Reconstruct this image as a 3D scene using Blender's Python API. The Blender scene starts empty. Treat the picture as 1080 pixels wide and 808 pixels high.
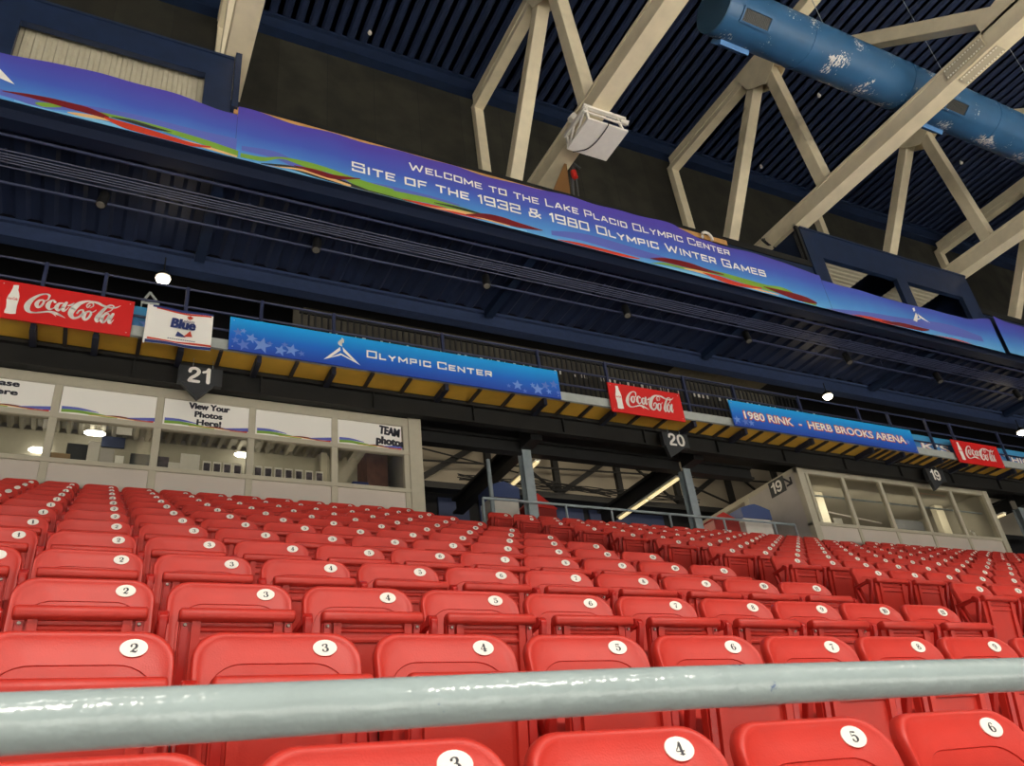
import bpy, bmesh, math, random
from mathutils import Vector, Matrix, Euler
random.seed(7)
PI = math.pi
sc = bpy.context.scene
COL = sc.collection

# ------------------------------------------------------------------ camera
FPX, YAW, PITCH, ROLL = 859.5, .5225, .5248, -.1262
cy, sy = math.cos(YAW), math.sin(YAW)
Fv = Vector((sy*math.cos(PITCH), cy*math.cos(PITCH), math.sin(PITCH)))
Rt = Vector((cy, -sy, 0)); Up = Rt.cross(Fv)
rv = Rt*math.cos(ROLL)+Up*math.sin(ROLL); uv = -Rt*math.sin(ROLL)+Up*math.cos(ROLL)
cam = bpy.data.cameras.new('camera'); co = bpy.data.objects.new('camera', cam); COL.objects.link(co)
m = Matrix((rv, uv, -Fv)).transposed().to_4x4(); co.matrix_world = m
cam.sensor_width = 36; cam.lens = 36*FPX/1080; cam.clip_start = .02; cam.clip_end = 300
cam.dof.use_dof = True; cam.dof.focus_distance = 5.5; cam.dof.aperture_fstop = 13
sc.camera = co
def ray(x, y): return rv*((x-540)/FPX) - uv*((y-404)/FPX) + Fv
def at(x, y, Y):
    d = ray(x, y); return d*(Y/d.y)
def inframe(p, mg=40):
    p = Vector(p); z = p.dot(Fv)
    if z < .2: return False
    x = 540+FPX*p.dot(rv)/z; y = 404-FPX*p.dot(uv)/z
    return -mg < x < 1080+mg and -mg < y < 808+mg

# ------------------------------------------------------------------ materials
MT = {}
def mat(name, c, rough=.5, metal=0, noise=0, nscale=8, bump=0, bscale=60, emit=None, es=1, spec=.5, dark=None, coords='Object'):
    if name in MT: return MT[name]
    m = bpy.data.materials.new(name); m.use_nodes = True; nt = m.node_tree; N = nt.nodes; L = nt.links
    b = N['Principled BSDF']; b.inputs['Base Color'].default_value = (*c, 1); b.inputs['Roughness'].default_value = rough
    b.inputs['Metallic'].default_value = metal; b.inputs['Specular IOR Level'].default_value = spec
    if emit:
        b.inputs['Emission Color'].default_value = (*emit, 1); b.inputs['Emission Strength'].default_value = es
    if noise or bump:
        tc = N.new('ShaderNodeTexCoord')
    if noise:
        n = N.new('ShaderNodeTexNoise'); n.inputs['Scale'].default_value = nscale; n.inputs['Detail'].default_value = 6
        L.new(tc.outputs[coords], n.inputs['Vector'])
        r = N.new('ShaderNodeValToRGB'); r.color_ramp.elements[0].position = .3; r.color_ramp.elements[1].position = .7
        d = dark or tuple(v*(1-noise) for v in c)
        r.color_ramp.elements[0].color = (*d, 1); r.color_ramp.elements[1].color = (*[min(1, v*(1+noise*.4)) for v in c], 1)
        L.new(n.outputs['Fac'], r.inputs['Fac']); L.new(r.outputs['Color'], b.inputs['Base Color'])
        MT[name+'_n'] = n
    if bump:
        n2 = N.new('ShaderNodeTexNoise'); n2.inputs['Scale'].default_value = bscale; L.new(tc.outputs[coords], n2.inputs['Vector'])
        bp = N.new('ShaderNodeBump'); bp.inputs['Strength'].default_value = bump; bp.inputs['Distance'].default_value = .002
        L.new(n2.outputs['Fac'], bp.inputs['Height']); L.new(bp.outputs['Normal'], b.inputs['Normal'])
    MT[name] = m; return m
RED = mat('red_plastic', (.60, .033, .020), .44, noise=.12, nscale=5, bump=.25, bscale=220)
REDM = mat('red_metal', (.52, .018, .012), .35, noise=.15, nscale=9)
SCREW = mat('screw', (.75, .7, .62), .3, .8)
PLATE = mat('plate_white', (.86, .84, .76), .4)
INK = mat('ink', (.02, .02, .03), .5)
RAILM = mat('rail_paint', (.33, .40, .40), .16, noise=.08, nscale=14, bump=.9, bscale=55)
GRAYM = mat('grey_paint', (.30, .35, .37), .4, noise=.1)
TRUSS = mat('truss_cream', (.74, .645, .45), .5, noise=.10, nscale=3)
NAVY = mat('navy_deck', (.013, .024, .066), .6, noise=.25, nscale=2)
NAVYB = mat('navy_beam', (.010, .022, .060), .5, noise=.25, nscale=3)
NAVYS = mat('navy_soffit', (.015, .025, .066), .55, noise=.3, nscale=1.5)
BLUEP = mat('post_blue', (.026, .034, .085), .45, noise=.1)
DUCT = mat('duct_blue', (.028, .105, .225), .42, noise=.2, nscale=1.2)
BLACK = mat('black_steel', (.010, .010, .010), .6, noise=.4, nscale=4)
BLACKB = mat('beam_charcoal', (.006, .006, .005), .7, noise=.5, nscale=2.5)
BEIGE = mat('booth_beige', (.50, .46, .35), .5, noise=.06)
BASEP = mat('booth_panel', (.60, .53, .46), .5, noise=.04, nscale=2)
BOOTHW = mat('booth_inside', (.40, .37, .29), .8, noise=.06)
GREYW = mat('booth_side', (.50, .46, .42), .7, noise=.08, nscale=3)
YEL = mat('yellow_board', (.72, .42, .05), .6, noise=.28, nscale=1.1)
FASC = mat('fascia_grey', (.42, .45, .42), .5, noise=.1)
CONC = mat('concrete', (.20, .17, .16), .85, noise=.25, nscale=3, bump=.4)
COKE = mat('sign_red', (.72, .012, .010), .4)
WHITE = mat('white_print', (.95, .92, .85), .5)
WHITEW = mat('white_paint', (.74, .70, .63), .5, noise=.05)
SIGNBLK = mat('sign_black', (.03, .033, .036), .5)
TAN = mat('tan_wood', (.55, .30, .10), .6, noise=.2)
TANB = mat('tan_band', (.20, .17, .11), .7, noise=.15)
CORR = mat('corrugated_beige', (.46, .42, .31), .6, noise=.08)
REARW = mat('rear_beige', (.42, .37, .29), .8, noise=.14, nscale=.8)
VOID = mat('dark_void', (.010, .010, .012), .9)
NAVYP = mat('navy_panel', (.03, .045, .11), .7)
LAMP = mat('lamp_glow', (1, 1, 1), emit=(1, .86, .62), es=30)
TUBE = mat('tube_glow', (1, 1, 1), emit=(1, .78, .36), es=.9)
LENS = mat('lens', (.14, .13, .11), .3)
ICE = mat('ice', (.85, .86, .86), .35)
DKRED = mat('dark_red', (.30, .02, .015), .5, noise=.1)
BLUEC = mat('cap_blue', (.055, .085, .22), .5)
PHOTO = mat('photo_print', (.09, .07, .09), .4, noise=.6, nscale=14)
CARD = mat('cardboard', (.38, .25, .13), .7)
BRICK = mat('dark_brick', (.16, .07, .05), .8, noise=.3, nscale=6)
G_GREEN = mat('print_green', (.22, .42, .05), .5); G_RED = mat('print_red', (.62, .05, .02), .5)
G_MAR = mat('print_maroon', (.19, .008, .012), .5); G_BLK = mat('print_black', (.03, .035, .03), .5)
G_CRM = mat('print_cream', (.85, .52, .22), .5); G_SKY = mat('print_sky', (.22, .55, .82), .5)
G_VIO = mat('print_violet', (.12, .15, .55), .5); G_ORG = mat('print_orange', (.80, .33, .05), .5)
STAR = mat('star_lilac', (.13, .22, .66), .5); STARL = mat('star_pale', (.20, .34, .78), .5)
NAVYI = mat('navy_ink', (.02, .035, .16), .5)

def grad(name, stops, z0, z1, rough=.5, slope=0):
    m = bpy.data.materials.new(name); m.use_nodes = True; nt = m.node_tree; N = nt.nodes; L = nt.links
    b = N['Principled BSDF']; b.inputs['Roughness'].default_value = rough
    tc = N.new('ShaderNodeTexCoord'); sp = N.new('ShaderNodeSeparateXYZ'); L.new(tc.outputs['Object'], sp.inputs[0])
    mr = N.new('ShaderNodeMapRange'); mr.inputs[1].default_value = z0; mr.inputs[2].default_value = z1
    n = N.new('ShaderNodeTexNoise'); n.inputs['Scale'].default_value = .9; L.new(tc.outputs['Object'], n.inputs['Vector'])
    ad = N.new('ShaderNodeMath'); ad.operation = 'MULTIPLY_ADD'; ad.inputs[1].default_value = slope; L.new(n.outputs['Fac'], ad.inputs[0])
    L.new(sp.outputs['Z'], ad.inputs[2]); L.new(ad.outputs[0], mr.inputs[0])
    r = N.new('ShaderNodeValToRGB'); els = r.color_ramp.elements
    while len(els) < len(stops): els.new(.5)
    for e, (p, c) in zip(els, stops): e.position = p; e.color = (*c, 1)
    L.new(mr.outputs[0], r.inputs[0]); L.new(r.outputs[0], b.inputs['Base Color'])
    return m
def glassm():
    m = bpy.data.materials.new('window_glass'); m.use_nodes = True; nt = m.node_tree; N = nt.nodes; L = nt.links
    N.remove(N['Principled BSDF']); o = N['Material Output']
    t = N.new('ShaderNodeBsdfTransparent'); t.inputs[0].default_value = (.92, .92, .89, 1)
    g = N.new('ShaderNodeBsdfGlossy'); g.inputs['Roughness'].default_value = .03
    f = N.new('ShaderNodeFresnel'); ge = N.new('ShaderNodeNewGeometry'); ma = N.new('ShaderNodeMath'); ma.operation = 'MULTIPLY_ADD'; ma.inputs[1].default_value = -.8333; ma.inputs[2].default_value = 1.5; L.new(ge.outputs['Backfacing'], ma.inputs[0]); L.new(ma.outputs[0], f.inputs[0])
    x = N.new('ShaderNodeMixShader'); L.new(f.outputs[0], x.inputs[0]); L.new(t.outputs[0], x.inputs[1]); L.new(g.outputs[0], x.inputs[2]); L.new(x.outputs[0], o.inputs[0])
    return m
GLASS = glassm()
# paint flaking on the duct: bare white patches that belong to the paint
def duct_flakes():
    nt = DUCT.node_tree; N = nt.nodes; L = nt.links; b = N['Principled BSDF']
    old = b.inputs['Base Color'].links[0].from_socket
    tc = N.new('ShaderNodeTexCoord')
    mp = N.new('ShaderNodeMapping'); mp.inputs['Scale'].default_value = (9, 5, 9); L.new(tc.outputs['Object'], mp.inputs[0])
    n1 = N.new('ShaderNodeTexNoise'); n1.inputs['Scale'].default_value = 2.2; n1.inputs['Detail'].default_value = 8; n1.inputs['Roughness'].default_value = .65
    L.new(mp.outputs[0], n1.inputs[0])
    n2 = N.new('ShaderNodeTexNoise'); n2.inputs['Scale'].default_value = 1.7; n2.inputs['Detail'].default_value = 1; L.new(tc.outputs['Object'], n2.inputs[0])
    a = N.new('ShaderNodeMath'); a.operation = 'MULTIPLY'; L.new(n1.outputs[0], a.inputs[0]); L.new(n2.outputs[0], a.inputs[1])
    r = N.new('ShaderNodeValToRGB'); r.color_ramp.interpolation = 'CONSTANT'; r.color_ramp.elements[0].color = (0, 0, 0, 1)
    r.color_ramp.elements[1].position = .358; r.color_ramp.elements[1].color = (1, 1, 1, 1); L.new(a.outputs[0], r.inputs[0])
    x = N.new('ShaderNodeMix'); x.data_type = 'RGBA'; L.new(r.outputs[0], x.inputs[0]); L.new(old, x.inputs[6]); x.inputs[7].default_value = (.6, .58, .55, 1)
    L.new(x.outputs[2], b.inputs['Base Color'])
duct_flakes()

# ------------------------------------------------------------------ mesh builder
class MB:
    def __init__(s): s.v = []; s.f = []; s.mi = []; s.cur = 0
    def add(s, vs, fs):
        o = len(s.v); s.v += [Vector(v) for v in vs]
        for f in fs: s.f.append(tuple(i+o for i in f)); s.mi.append(s.cur)
        return s
    def box(s, x0, x1, y0, y1, z0, z1):
        return s.add([(x, y, z) for z in (z0, z1) for x, y in ((x0, y0), (x1, y0), (x1, y1), (x0, y1))],
                     [(3, 2, 1, 0), (4, 5, 6, 7), (0, 1, 5, 4), (1, 2, 6, 5), (2, 3, 7, 6), (3, 0, 4, 7)])
    def hexa(s, p): return s.add(p, [(3, 2, 1, 0), (4, 5, 6, 7), (0, 1, 5, 4), (1, 2, 6, 5), (2, 3, 7, 6), (3, 0, 4, 7)])
    def bar(s, p, q, w, h, side=(1, 0, 0)):
        p = Vector(p); q = Vector(q); d = (q-p).normalized(); a = Vector(side); a = (a-d*a.dot(d)).normalized(); b = d.cross(a)
        P = []
        for e in (p, q):
            for i, j in ((-1, -1), (1, -1), (1, 1), (-1, 1)): P.append(e+a*(i*w/2)+b*(j*h/2))
        return s.hexa(P)
    def tube(s, pts, r, n=10, cap=True):
        pts = [Vector(p) for p in pts]; rings = []
        ref = Vector((0, 0, 1))
        for i, p in enumerate(pts):
            d = (pts[min(i+1, len(pts)-1)]-pts[max(i-1, 0)]).normalized()
            a = d.cross(ref if abs(d.z) < .95 else Vector((1, 0, 0))).normalized(); b = d.cross(a)
            rr = r[i] if isinstance(r, (list, tuple)) else r
            rings.append([p+a*(rr*math.cos(2*PI*k/n))+b*(rr*math.sin(2*PI*k/n)) for k in range(n)])
        vs = [v for R_ in rings for v in R_]; fs = []
        for i in range(len(rings)-1):
            for k in range(n):
                k2 = (k+1) % n; fs.append((i*n+k, i*n+k2, (i+1)*n+k2, (i+1)*n+k))
        if cap: fs += [tuple(range(n-1, -1, -1)), tuple(range((len(rings)-1)*n, len(rings)*n))]
        return s.add(vs, fs)
    def prism(s, poly, f0, f1):
        """poly: list of (a,b); f0,f1 map (a,b) -> 3D for the two ends"""
        n = len(poly); vs = [f0(a, b) for a, b in poly]+[f1(a, b) for a, b in poly]
        fs = [tuple(range(n-1, -1, -1)), tuple(range(n, 2*n))]+[(i, (i+1) % n, n+(i+1) % n, n+i) for i in range(n)]
        return s.add(vs, fs)
    def build(s, name, mats, parent=None, smooth=False, bevel=0, seg=2, loc=None):
        o0 = Vector(loc) if loc is not None else (parent_loc(parent) if parent else Vector((0, 0, 0)))
        me = bpy.data.meshes.new(name); me.from_pydata([v-o0 for v in s.v], [], s.f)
        if not isinstance(mats, (list, tuple)): mats = [mats]
        for mm in mats: me.materials.append(mm)
        if len(mats) > 1: me.polygons.foreach_set('material_index', s.mi)
        bm = bmesh.new(); bm.from_mesh(me); bmesh.ops.recalc_face_normals(bm, faces=bm.faces)
        if bevel:
            ed = [e for e in bm.edges if len(e.link_faces) == 2 and e.calc_face_angle(0) > .6]
            bmesh.ops.bevel(bm, geom=ed, offset=bevel, segments=seg, affect='EDGES', profile=.6)
        bm.to_mesh(me); bm.free()
        if smooth:
            me.polygons.foreach_set('use_smooth', [True]*len(me.polygons))
            try: me.set_sharp_from_angle(angle=.7)
            except Exception: pass
        o = bpy.data.objects.new(name, me); COL.objects.link(o)
        if parent: o.parent = parent
        if loc is not None: o.location = loc
        return o
PL = {}
def parent_loc(p):
    v = Vector((0, 0, 0))
    while p is not None: v += p.location; p = p.parent
    return v
def tag(o, label=None, cat=None, group=None, kind=None):
    if label: o['label'] = label
    if cat: o['category'] = cat
    if group: o['group'] = group
    if kind: o['kind'] = kind
    return o
def empty(name, loc, label=None, cat=None, group=None):
    o = bpy.data.objects.new(name, None); o.empty_display_size = .1; o.location = loc; COL.objects.link(o)
    return tag(o, label, cat, group)
def struct(o): o['kind'] = 'structure'; return o
def cpy(o, parent=None):
    c = o.copy(); COL.objects.link(c); c.parent = parent
    for ch in o.children: cpy(ch, c)
    return c

# ------------------------------------------------------------------ flat print tools (polygons lying on a plane y = Y)
def cr(pts, n=6):
    out = []; P = [pts[0]]+list(pts)+[pts[-1]]
    for i in range(1, len(P)-2):
        for k in range(n):
            t = k/n; a, b, c, d = P[i-1], P[i], P[i+1], P[i+2]
            out.append(tuple(.5*((2*b[j])+(-a[j]+c[j])*t+(2*a[j]-5*b[j]+4*c[j]-d[j])*t*t+(-a[j]+3*b[j]-3*c[j]+d[j])*t**3) for j in range(len(b))))
    out.append(tuple(pts[-1])); return out
def ribbon2d(pts):
    """pts (x,z,w) -> list of quads with round-ish joints"""
    polys = []
    for i in range(len(pts)-1):
        (x0, z0, w0), (x1, z1, w1) = pts[i], pts[i+1]
        d = math.hypot(x1-x0, z1-z0)
        if d < 1e-9: continue
        nx, nz = -(z1-z0)/d, (x1-x0)/d
        polys.append([(x0+nx*w0/2, z0+nz*w0/2), (x0-nx*w0/2, z0-nz*w0/2), (x1-nx*w1/2, z1-nz*w1/2), (x1+nx*w1/2, z1+nz*w1/2)])
    for x, z, w in pts: polys.append([(x+w/2*math.cos(k*PI/4), z+w/2*math.sin(k*PI/4)) for k in range(8)])
    return polys
def put(mb, polys, Y, wave=None):
    for i, p in enumerate(polys):
        y = Y-(i % 5)*.0002
        mb.add([(a, y+(wave(a, b) if wave else 0), b) for a, b in p], [tuple(range(len(p)))])
BG = {
'A': (1.0, [[(0, 0), (.42, 1), (.58, 1), (1, 0)], [(.17, .32), (.83, .32)]]),
'B': (.95, [[(0, 0), (0, 1), (.88, 1), (.93, .9), (.93, .6), (.86, .53), (0, .53)], [(.86, .53), (1, .45), (1, .08), (.92, 0), (0, 0)]]),
'C': (.95, [[(1, .80), (1, 1), (.06, 1), (0, .94), (0, .06), (.06, 0), (1, 0), (1, .22)]]),
'D': (.95, [[(0, 0), (0, 1), (.9, 1), (1, .9), (1, .1), (.9, 0), (0, 0)]]),
'E': (.85, [[(1, 1), (0, 1), (0, 0), (1, 0)], [(0, .5), (.85, .5)]]),
'F': (.8, [[(1, 1), (0, 1), (0, 0)], [(0, .48), (.85, .48)]]),
'G': (1.0, [[(1, .80), (1, 1), (.06, 1), (0, .94), (0, .06), (.06, 0), (1, 0), (1, .46), (.55, .46)]]),
'H': (.95, [[(0, 0), (0, 1)], [(1, 0), (1, 1)], [(0, .5), (1, .5)]]),
'I': (.08, [[(.5, 0), (.5, 1)]]),
'J': (.8, [[(1, 1), (1, 0), (0, 0), (0, .3)]]),
'K': (.9, [[(0, 0), (0, 1)], [(1, 1), (.2, .5), (1, 0)], [(0, .5), (.2, .5)]]),
'L': (.75, [[(0, 1), (0, 0), (1, 0)]]),
'M': (1.15, [[(0, 0), (0, 1), (.5, .25), (1, 1), (1, 0)]]),
'N': (.95, [[(0, 0), (0, 1), (1, 0), (1, 1)]]),
'O': (1.0, [[(0, 0), (0, 1), (1, 1), (1, 0), (0, 0)]]),
'P': (.85, [[(0, 0), (0, 1), (.94, 1), (1, .94), (1, .48), (.94, .42), (0, .42)]]),
'R': (.9, [[(0, 0), (0, 1), (.94, 1), (1, .94), (1, .5), (.94, .44), (0, .44)], [(.6, .44), (1, 0)]]),
'S': (.95, [[(.97, .86), (.97, 1), (0, 1), (0, .53), (1, .53), (1, 0), (0, 0), (0, .14)]]),
'T': (.95, [[(0, 1), (1, 1)], [(.5, 1), (.5, 0)]]),
'U': (.95, [[(0, 1), (0, 0), (1, 0), (1, 1)]]),
'V': (1.0, [[(0, 1), (.5, 0), (1, 1)]]),
'W': (1.4, [[(0, 1), (.25, 0), (.5, .8), (.75, 0), (1, 1)]]),
'Y': (.95, [[(0, 1), (.5, .48), (1, 1)], [(.5, .48), (.5, 0)]]),
'0': (.9, [[(0, 0), (0, 1), (1, 1), (1, 0), (0, 0)]]),
'1': (.3, [[(0, .8), (.9, 1), (.9, 0)]]),
'2': (.9, [[(0, .84), (0, 1), (1, 1), (1, .52), (0, .5), (0, 0), (1, 0)]]),
'3': (.9, [[(0, .86), (0, 1), (1, 1), (1, 0), (0, 0), (0, .14)], [(.3, .52), (1, .52)]]),
'8': (.9, [[(.05, .53), (.05, 1), (.95, 1), (.95, .53), (1, .5), (1, 0), (0, 0), (0, .53), (1, .53)]]),
'9': (.9, [[(1, .46), (0, .46), (0, 1), (1, 1), (1, 0), (.12, 0)]]),
'&': (1.1, [[(1, .5), (.45, 0), (0, 0), (0, .45), (.7, .62), (.7, 1), (.15, 1), (.15, .7), (1, 0)]]),
'-': (.5, [[(0, .45), (1, .45)]]),
}
def bank(text, xs, xe, zbase, h, wt=.15, aspect=1.0, small=.78, space=.55, gap=.42):
    """wide square lettering; capitals at full height, lower case as small capitals"""
    items = []; x = 0
    for ch in text:
        if ch == ' ': x += space*h; continue
        s = h if (ch.isupper() or not ch.isalpha()) else h*small
        w, st = BG[ch.upper()]; w *= s*aspect
        items.append((x, s, w, st)); x += w+gap*h
    tot = x-gap*h; k = (xe-xs)/tot; polys = []
    for x, s, w, st in items:
        for line in st:
            pts = [(xs+(x+a*w)*k, zbase+b*(s-wt*h)+wt*h/2) for a, b in line]
            for i in range(len(pts)-1):
                (a, b), (c, d) = pts[i], pts[i+1]; L_ = math.hypot(c-a, d-b)
                if L_ < 1e-6: continue
                ux, uz = (c-a)/L_, (d-b)/L_; e = wt*h/2
                if abs(ux) > .2 and abs(uz) > .2: e *= .3
                hw = wt*h/2
                polys.append([(a-ux*e-uz*hw, b-uz*e+ux*hw), (a-ux*e+uz*hw, b-uz*e-ux*hw), (c+ux*e+uz*hw, d+uz*e-ux*hw), (c+ux*e-uz*hw, d+uz*e+ux*hw)])
    return polys
def font_mesh(body, bold=.02, shear=0, res=4):
    cu = bpy.data.curves.new('t', 'FONT'); cu.body = body; cu.size = 1; cu.offset = bold; cu.resolution_u = res; cu.shear = shear
    cu.align_x = 'LEFT'
    ob = bpy.data.objects.new('t', cu); COL.objects.link(ob); bpy.context.view_layer.update()
    me = bpy.data.meshes.new_from_object(ob.evaluated_get(bpy.context.evaluated_depsgraph_get()))
    V = [tuple(v.co) for v in me.vertices]; F = [tuple(p.vertices) for p in me.polygons]
    bpy.data.objects.remove(ob); bpy.data.curves.remove(cu); bpy.data.meshes.remove(me)
    return V, F
def put_font(mb, body, x0, x1, z0, z1, Y, bold=.02, shear=0, rot=0, res=4):
    if bold > .019:      # heavy face: the thin outline laid several times, shifted
        sh = (bold-.012)*(z1-z0)*1.15
        for i, (dx, dz) in enumerate(((-1, 0), (1, 0), (0, .6), (0, -.6), (-.7, .5), (.7, .5), (-.7, -.5), (.7, -.5))):
            put_font(mb, body, x0+sh+dx*sh, x1-sh+dx*sh, z0+sh*.6+dz*sh, z1-sh*.6+dz*sh, Y-.00008*i, .012, shear, rot, res)
        return
    V, F = font_mesh(body, bold, shear, res)
    ax = min(v[0] for v in V); bx = max(v[0] for v in V); az = min(v[1] for v in V); bz = max(v[1] for v in V)
    P = []
    cx, cz = (x0+x1)/2, (z0+z1)/2
    for v in V:
        x = x0+(v[0]-ax)/(bx-ax)*(x1-x0); z = z0+(v[1]-az)/(bz-az)*(z1-z0)
        if rot: x, z = cx+(x-cx)*math.cos(rot)-(z-cz)*math.sin(rot), cz+(x-cx)*math.sin(rot)+(z-cz)*math.cos(rot)
        P.append((x, Y, z))
    mb.add(P, F)
HELV = {
'1': ([[(-.16, .72, .15), (.0, .78, .15), (.10, .93, .13)], [(.12, .93, .21), (.12, .5, .21), (.12, .10, .21)]], .50),
'2': ([[(-.25, .68, .19), (-.20, .84, .19), (.0, .91, .18), (.20, .83, .19), (.22, .64, .20), (.08, .46, .19), (-.14, .28, .19), (-.25, .10, .18)], [(-.25, .09, .18), (.0, .09, .18), (.26, .09, .18)]], .80),
'0': ([[(.0, .91, .16), (-.19, .80, .19), (-.26, .5, .21), (-.19, .20, .19), (.0, .09, .16), (.19, .20, .19), (.26, .5, .21), (.19, .80, .19), (.0, .91, .16)]], .80),
'9': ([[(-.24, .20, .18), (-.12, .09, .17), (.08, .10, .18), (.23, .30, .19), (.26, .58, .21), (.19, .83, .19), (.0, .91, .17), (-.19, .83, .19), (-.24, .65, .20), (-.16, .48, .18), (.02, .42, .16), (.20, .52, .16)]], .80)}
def helv(text, x0, z0, h, w=1.0):
    polys = []; x = x0
    for ch in text:
        st, adv = HELV[ch]; cx = x+adv*h*w/2
        for q in st: polys += ribbon2d([(cx+a*h*w, z0+b*h, t*h) for a, b, t in (cr(q, 6) if ch != '1' else q)])
        x += adv*h*w
    return polys, x
def star(cx, cz, r, rot=0): return [(cx+(r if i % 2 == 0 else r*.42)*math.sin(i*PI/5+rot), cz+(r if i % 2 == 0 else r*.42)*math.cos(i*PI/5+rot)) for i in range(10)]
def tri_star(mb, cx, cz, r, Y, rot=0):
    s = star(cx, cz, r, rot)
    for i in range(10): mb.add([(cx, Y, cz), (s[i][0], Y, s[i][1]), (s[(i+1) % 10][0], Y, s[(i+1) % 10][1])], [(0, 1, 2)])

# ================================================================== STANDS
def BY(r): return 2.3664+.8789*r
def BZ(r): return .5769+.4185*r
DROP = .757            # plate height above its tread
TR = lambda r: BZ(r)-DROP
XL, XR = -16, 40
fl = MB()
fl.box(XL, XR, -1.2, BY(-1)-.70, TR(-2)-.3, TR(-2))
for r in range(-1, 12):
    y1 = BY(r)+.179 if r < 11 else BY(11)+.18
    fl.box(XL, XR, BY(r)-.70, y1+.02, TR(r)-.55, TR(r))
fl.box(XL, XR, BY(11)+.18, 17.0, 4.0, 4.84)
struct(fl.build('floor', CONC))
st = MB()      # aisle half steps
for xa in (5.42, 14.82):
    for r in range(-1, 12): st.box(xa-.35, xa+.35, BY(r)-1.0, BY(r)-.70, TR(r)-.42, TR(r)-.21)
struct(st.build('trim_1', CONC))
rk = MB(); rk.box(-45, 65, -62, -1.3, -3.4, -3.0); struct(rk.build('floor_rink', ICE))

# ------------------------------------------------------------------ seat
def rrect(w, z0, z1, rt, rb, N=10):
    P = []
    for cx, cz, r, a0 in ((w/2-rt, z1-rt, rt, 0), (-w/2+rt, z1-rt, rt, PI/2), (-w/2+rb, z0+rb, rb, PI), (w/2-rb, z0+rb, rb, 1.5*PI)):
        for k in range(N+1):
            a = a0+PI/2*k/N; P.append((cx+r*math.cos(a), cz+r*math.sin(a)))
    return P
def seat_back(N=8):
    mb = MB(); A = rrect(.455, .37, .80, .085, .05, N); B = rrect(.385, .30, .712, .10, .04, N)
    B = [(x, max(z, .40)) for x, z in B]
    C = (0, .56)
    def curve(x, z): return -.022*(x/.2275)**2 - .20*(.80-z) + (.12*(max(0, z-.72))**1.0)
    loops = []
    def sc_(P, d):
        out = []
        for x, z in P:
            l = math.hypot(x-C[0], z-C[1]); k = (l-d)/l; out.append((C[0]+(x-C[0])*k, C[1]+(z-C[1])*k))
        return out
    def L_(P, off): loops.append([(x, curve(x, z)+off, z) for x, z in P])
    L_(sc_(A, .03), .022); L_(sc_(A, .008), .024); L_(A, .034); L_(sc_(A, -.003), .018); L_(sc_(A, -.002), .002)
    L_(sc_(A, .003), -.004); L_(sc_(A, .010), -.0055); L_(sc_(A, .018), -.003); L_(sc_(A, .028), .0)
    mid = [((a[0]*.5+b[0]*.5), (a[1]*.5+b[1]*.5)) for a, b in zip(sc_(A, .03), B)]
    L_(mid, 0); L_(B, 0); L_(sc_(B, .0025), .0035); L_(sc_(B, .006), .0035)
    L_([(C[0]+(x-C[0])*.6, C[1]+(z-C[1])*.6) for x, z in B], .0045)
    L_([(C[0]+(x-C[0])*.25, C[1]+(z-C[1])*.25) for x, z in B], .005)
    n = len(A); vs = [v for l in loops for v in l]; fs = []
    for i in range(len(loops)-1):
        for k in range(n): k2 = (k+1) % n; fs.append((i*n+k, i*n+k2, (i+1)*n+k2, (i+1)*n+k))
    fs.append(tuple(range((len(loops)-1)*n, len(loops)*n))); fs.append(tuple(range(n-1, -1, -1)))
    mb.add(vs, fs); return mb
def capsule_x(mb, x0, x1, cyy, cz, ry, rz, n=10):
    R_ = []
    for x, s in ((x0, .35), (x0+.006, .8), (x0+.016, 1), (x1-.016, 1), (x1-.006, .8), (x1, .35)):
        R_.append([(x, cyy+ry*s*math.cos(2*PI*k/n), cz+rz*s*math.sin(2*PI*k/n)) for k in range(n)])
    vs = [v for q in R_ for v in q]; fs = [tuple(range(n)), tuple(range(5*n, 6*n))]
    for i in range(5):
        for k in range(n): k2 = (k+1) % n; fs.append((i*n+k, i*n+k2, (i+1)*n+k2, (i+1)*n+k))
    mb.add(vs, fs)
def seat_pan():
    mb = MB(); w = .200
    prof = [(-.238, .606), (-.240, .622), (-.236, .636), (-.226, .645), (-.208, .647), (-.186, .640), (-.180, .622), (-.182, .600), (-.205, .596), (-.230, .598)]
    R_ = []
    for x, k in ((-w, .70), (-w+.003, .88), (-w+.010, 1), (w-.010, 1), (w-.003, .88), (w, .70)):
        R_.append([(x, -.21+(y+.21)*k, .615+(z-.621)*k*.92) for y, z in prof])
    n = len(prof); vs = [v for q in R_ for v in q]; fs = [tuple(range(n)), tuple(range(5*n, 6*n))]
    for i in range(5):
        for k in range(n): k2 = (k+1) % n; fs.append((i*n+k, i*n+k2, (i+1)*n+k2, (i+1)*n+k))
    mb.add(vs, fs)
    yt, yb, zt, zb = -.202, -.150, .615, .27
    def py(z): return yb+(yt-yb)*(z-zb)/(zt-zb)
    mb.hexa([(-w+.006, py(zb), zb), (w-.006, py(zb), zb), (w-.006, py(zb)+.028, zb), (-w+.006, py(zb)+.028, zb),
             (-w+.006, py(zt), zt), (w-.006, py(zt), zt), (w-.006, py(zt)+.03, zt), (-w+.006, py(zt)+.03, zt)])
    for sx in (-1, 1):      # moulded stiles
        a, b = sx*(w-.075), sx*(w-.045); x0, x1 = min(a, b), max(a, b)
        mb.hexa([(x0, py(zb)-.014, zb), (x1, py(zb)-.014, zb), (x1, py(zb), zb), (x0, py(zb), zb),
                 (x0, py(zt)-.018, zt), (x1, py(zt)-.018, zt), (x1, py(zt), zt), (x0, py(zt), zt)])
    for z in (.572, .535):  # cross ribs
        mb.tube([(-w+.075, py(z)+.001, z), (w-.075, py(z)+.001, z)], .011, 8)
    return mb, py, w
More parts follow.
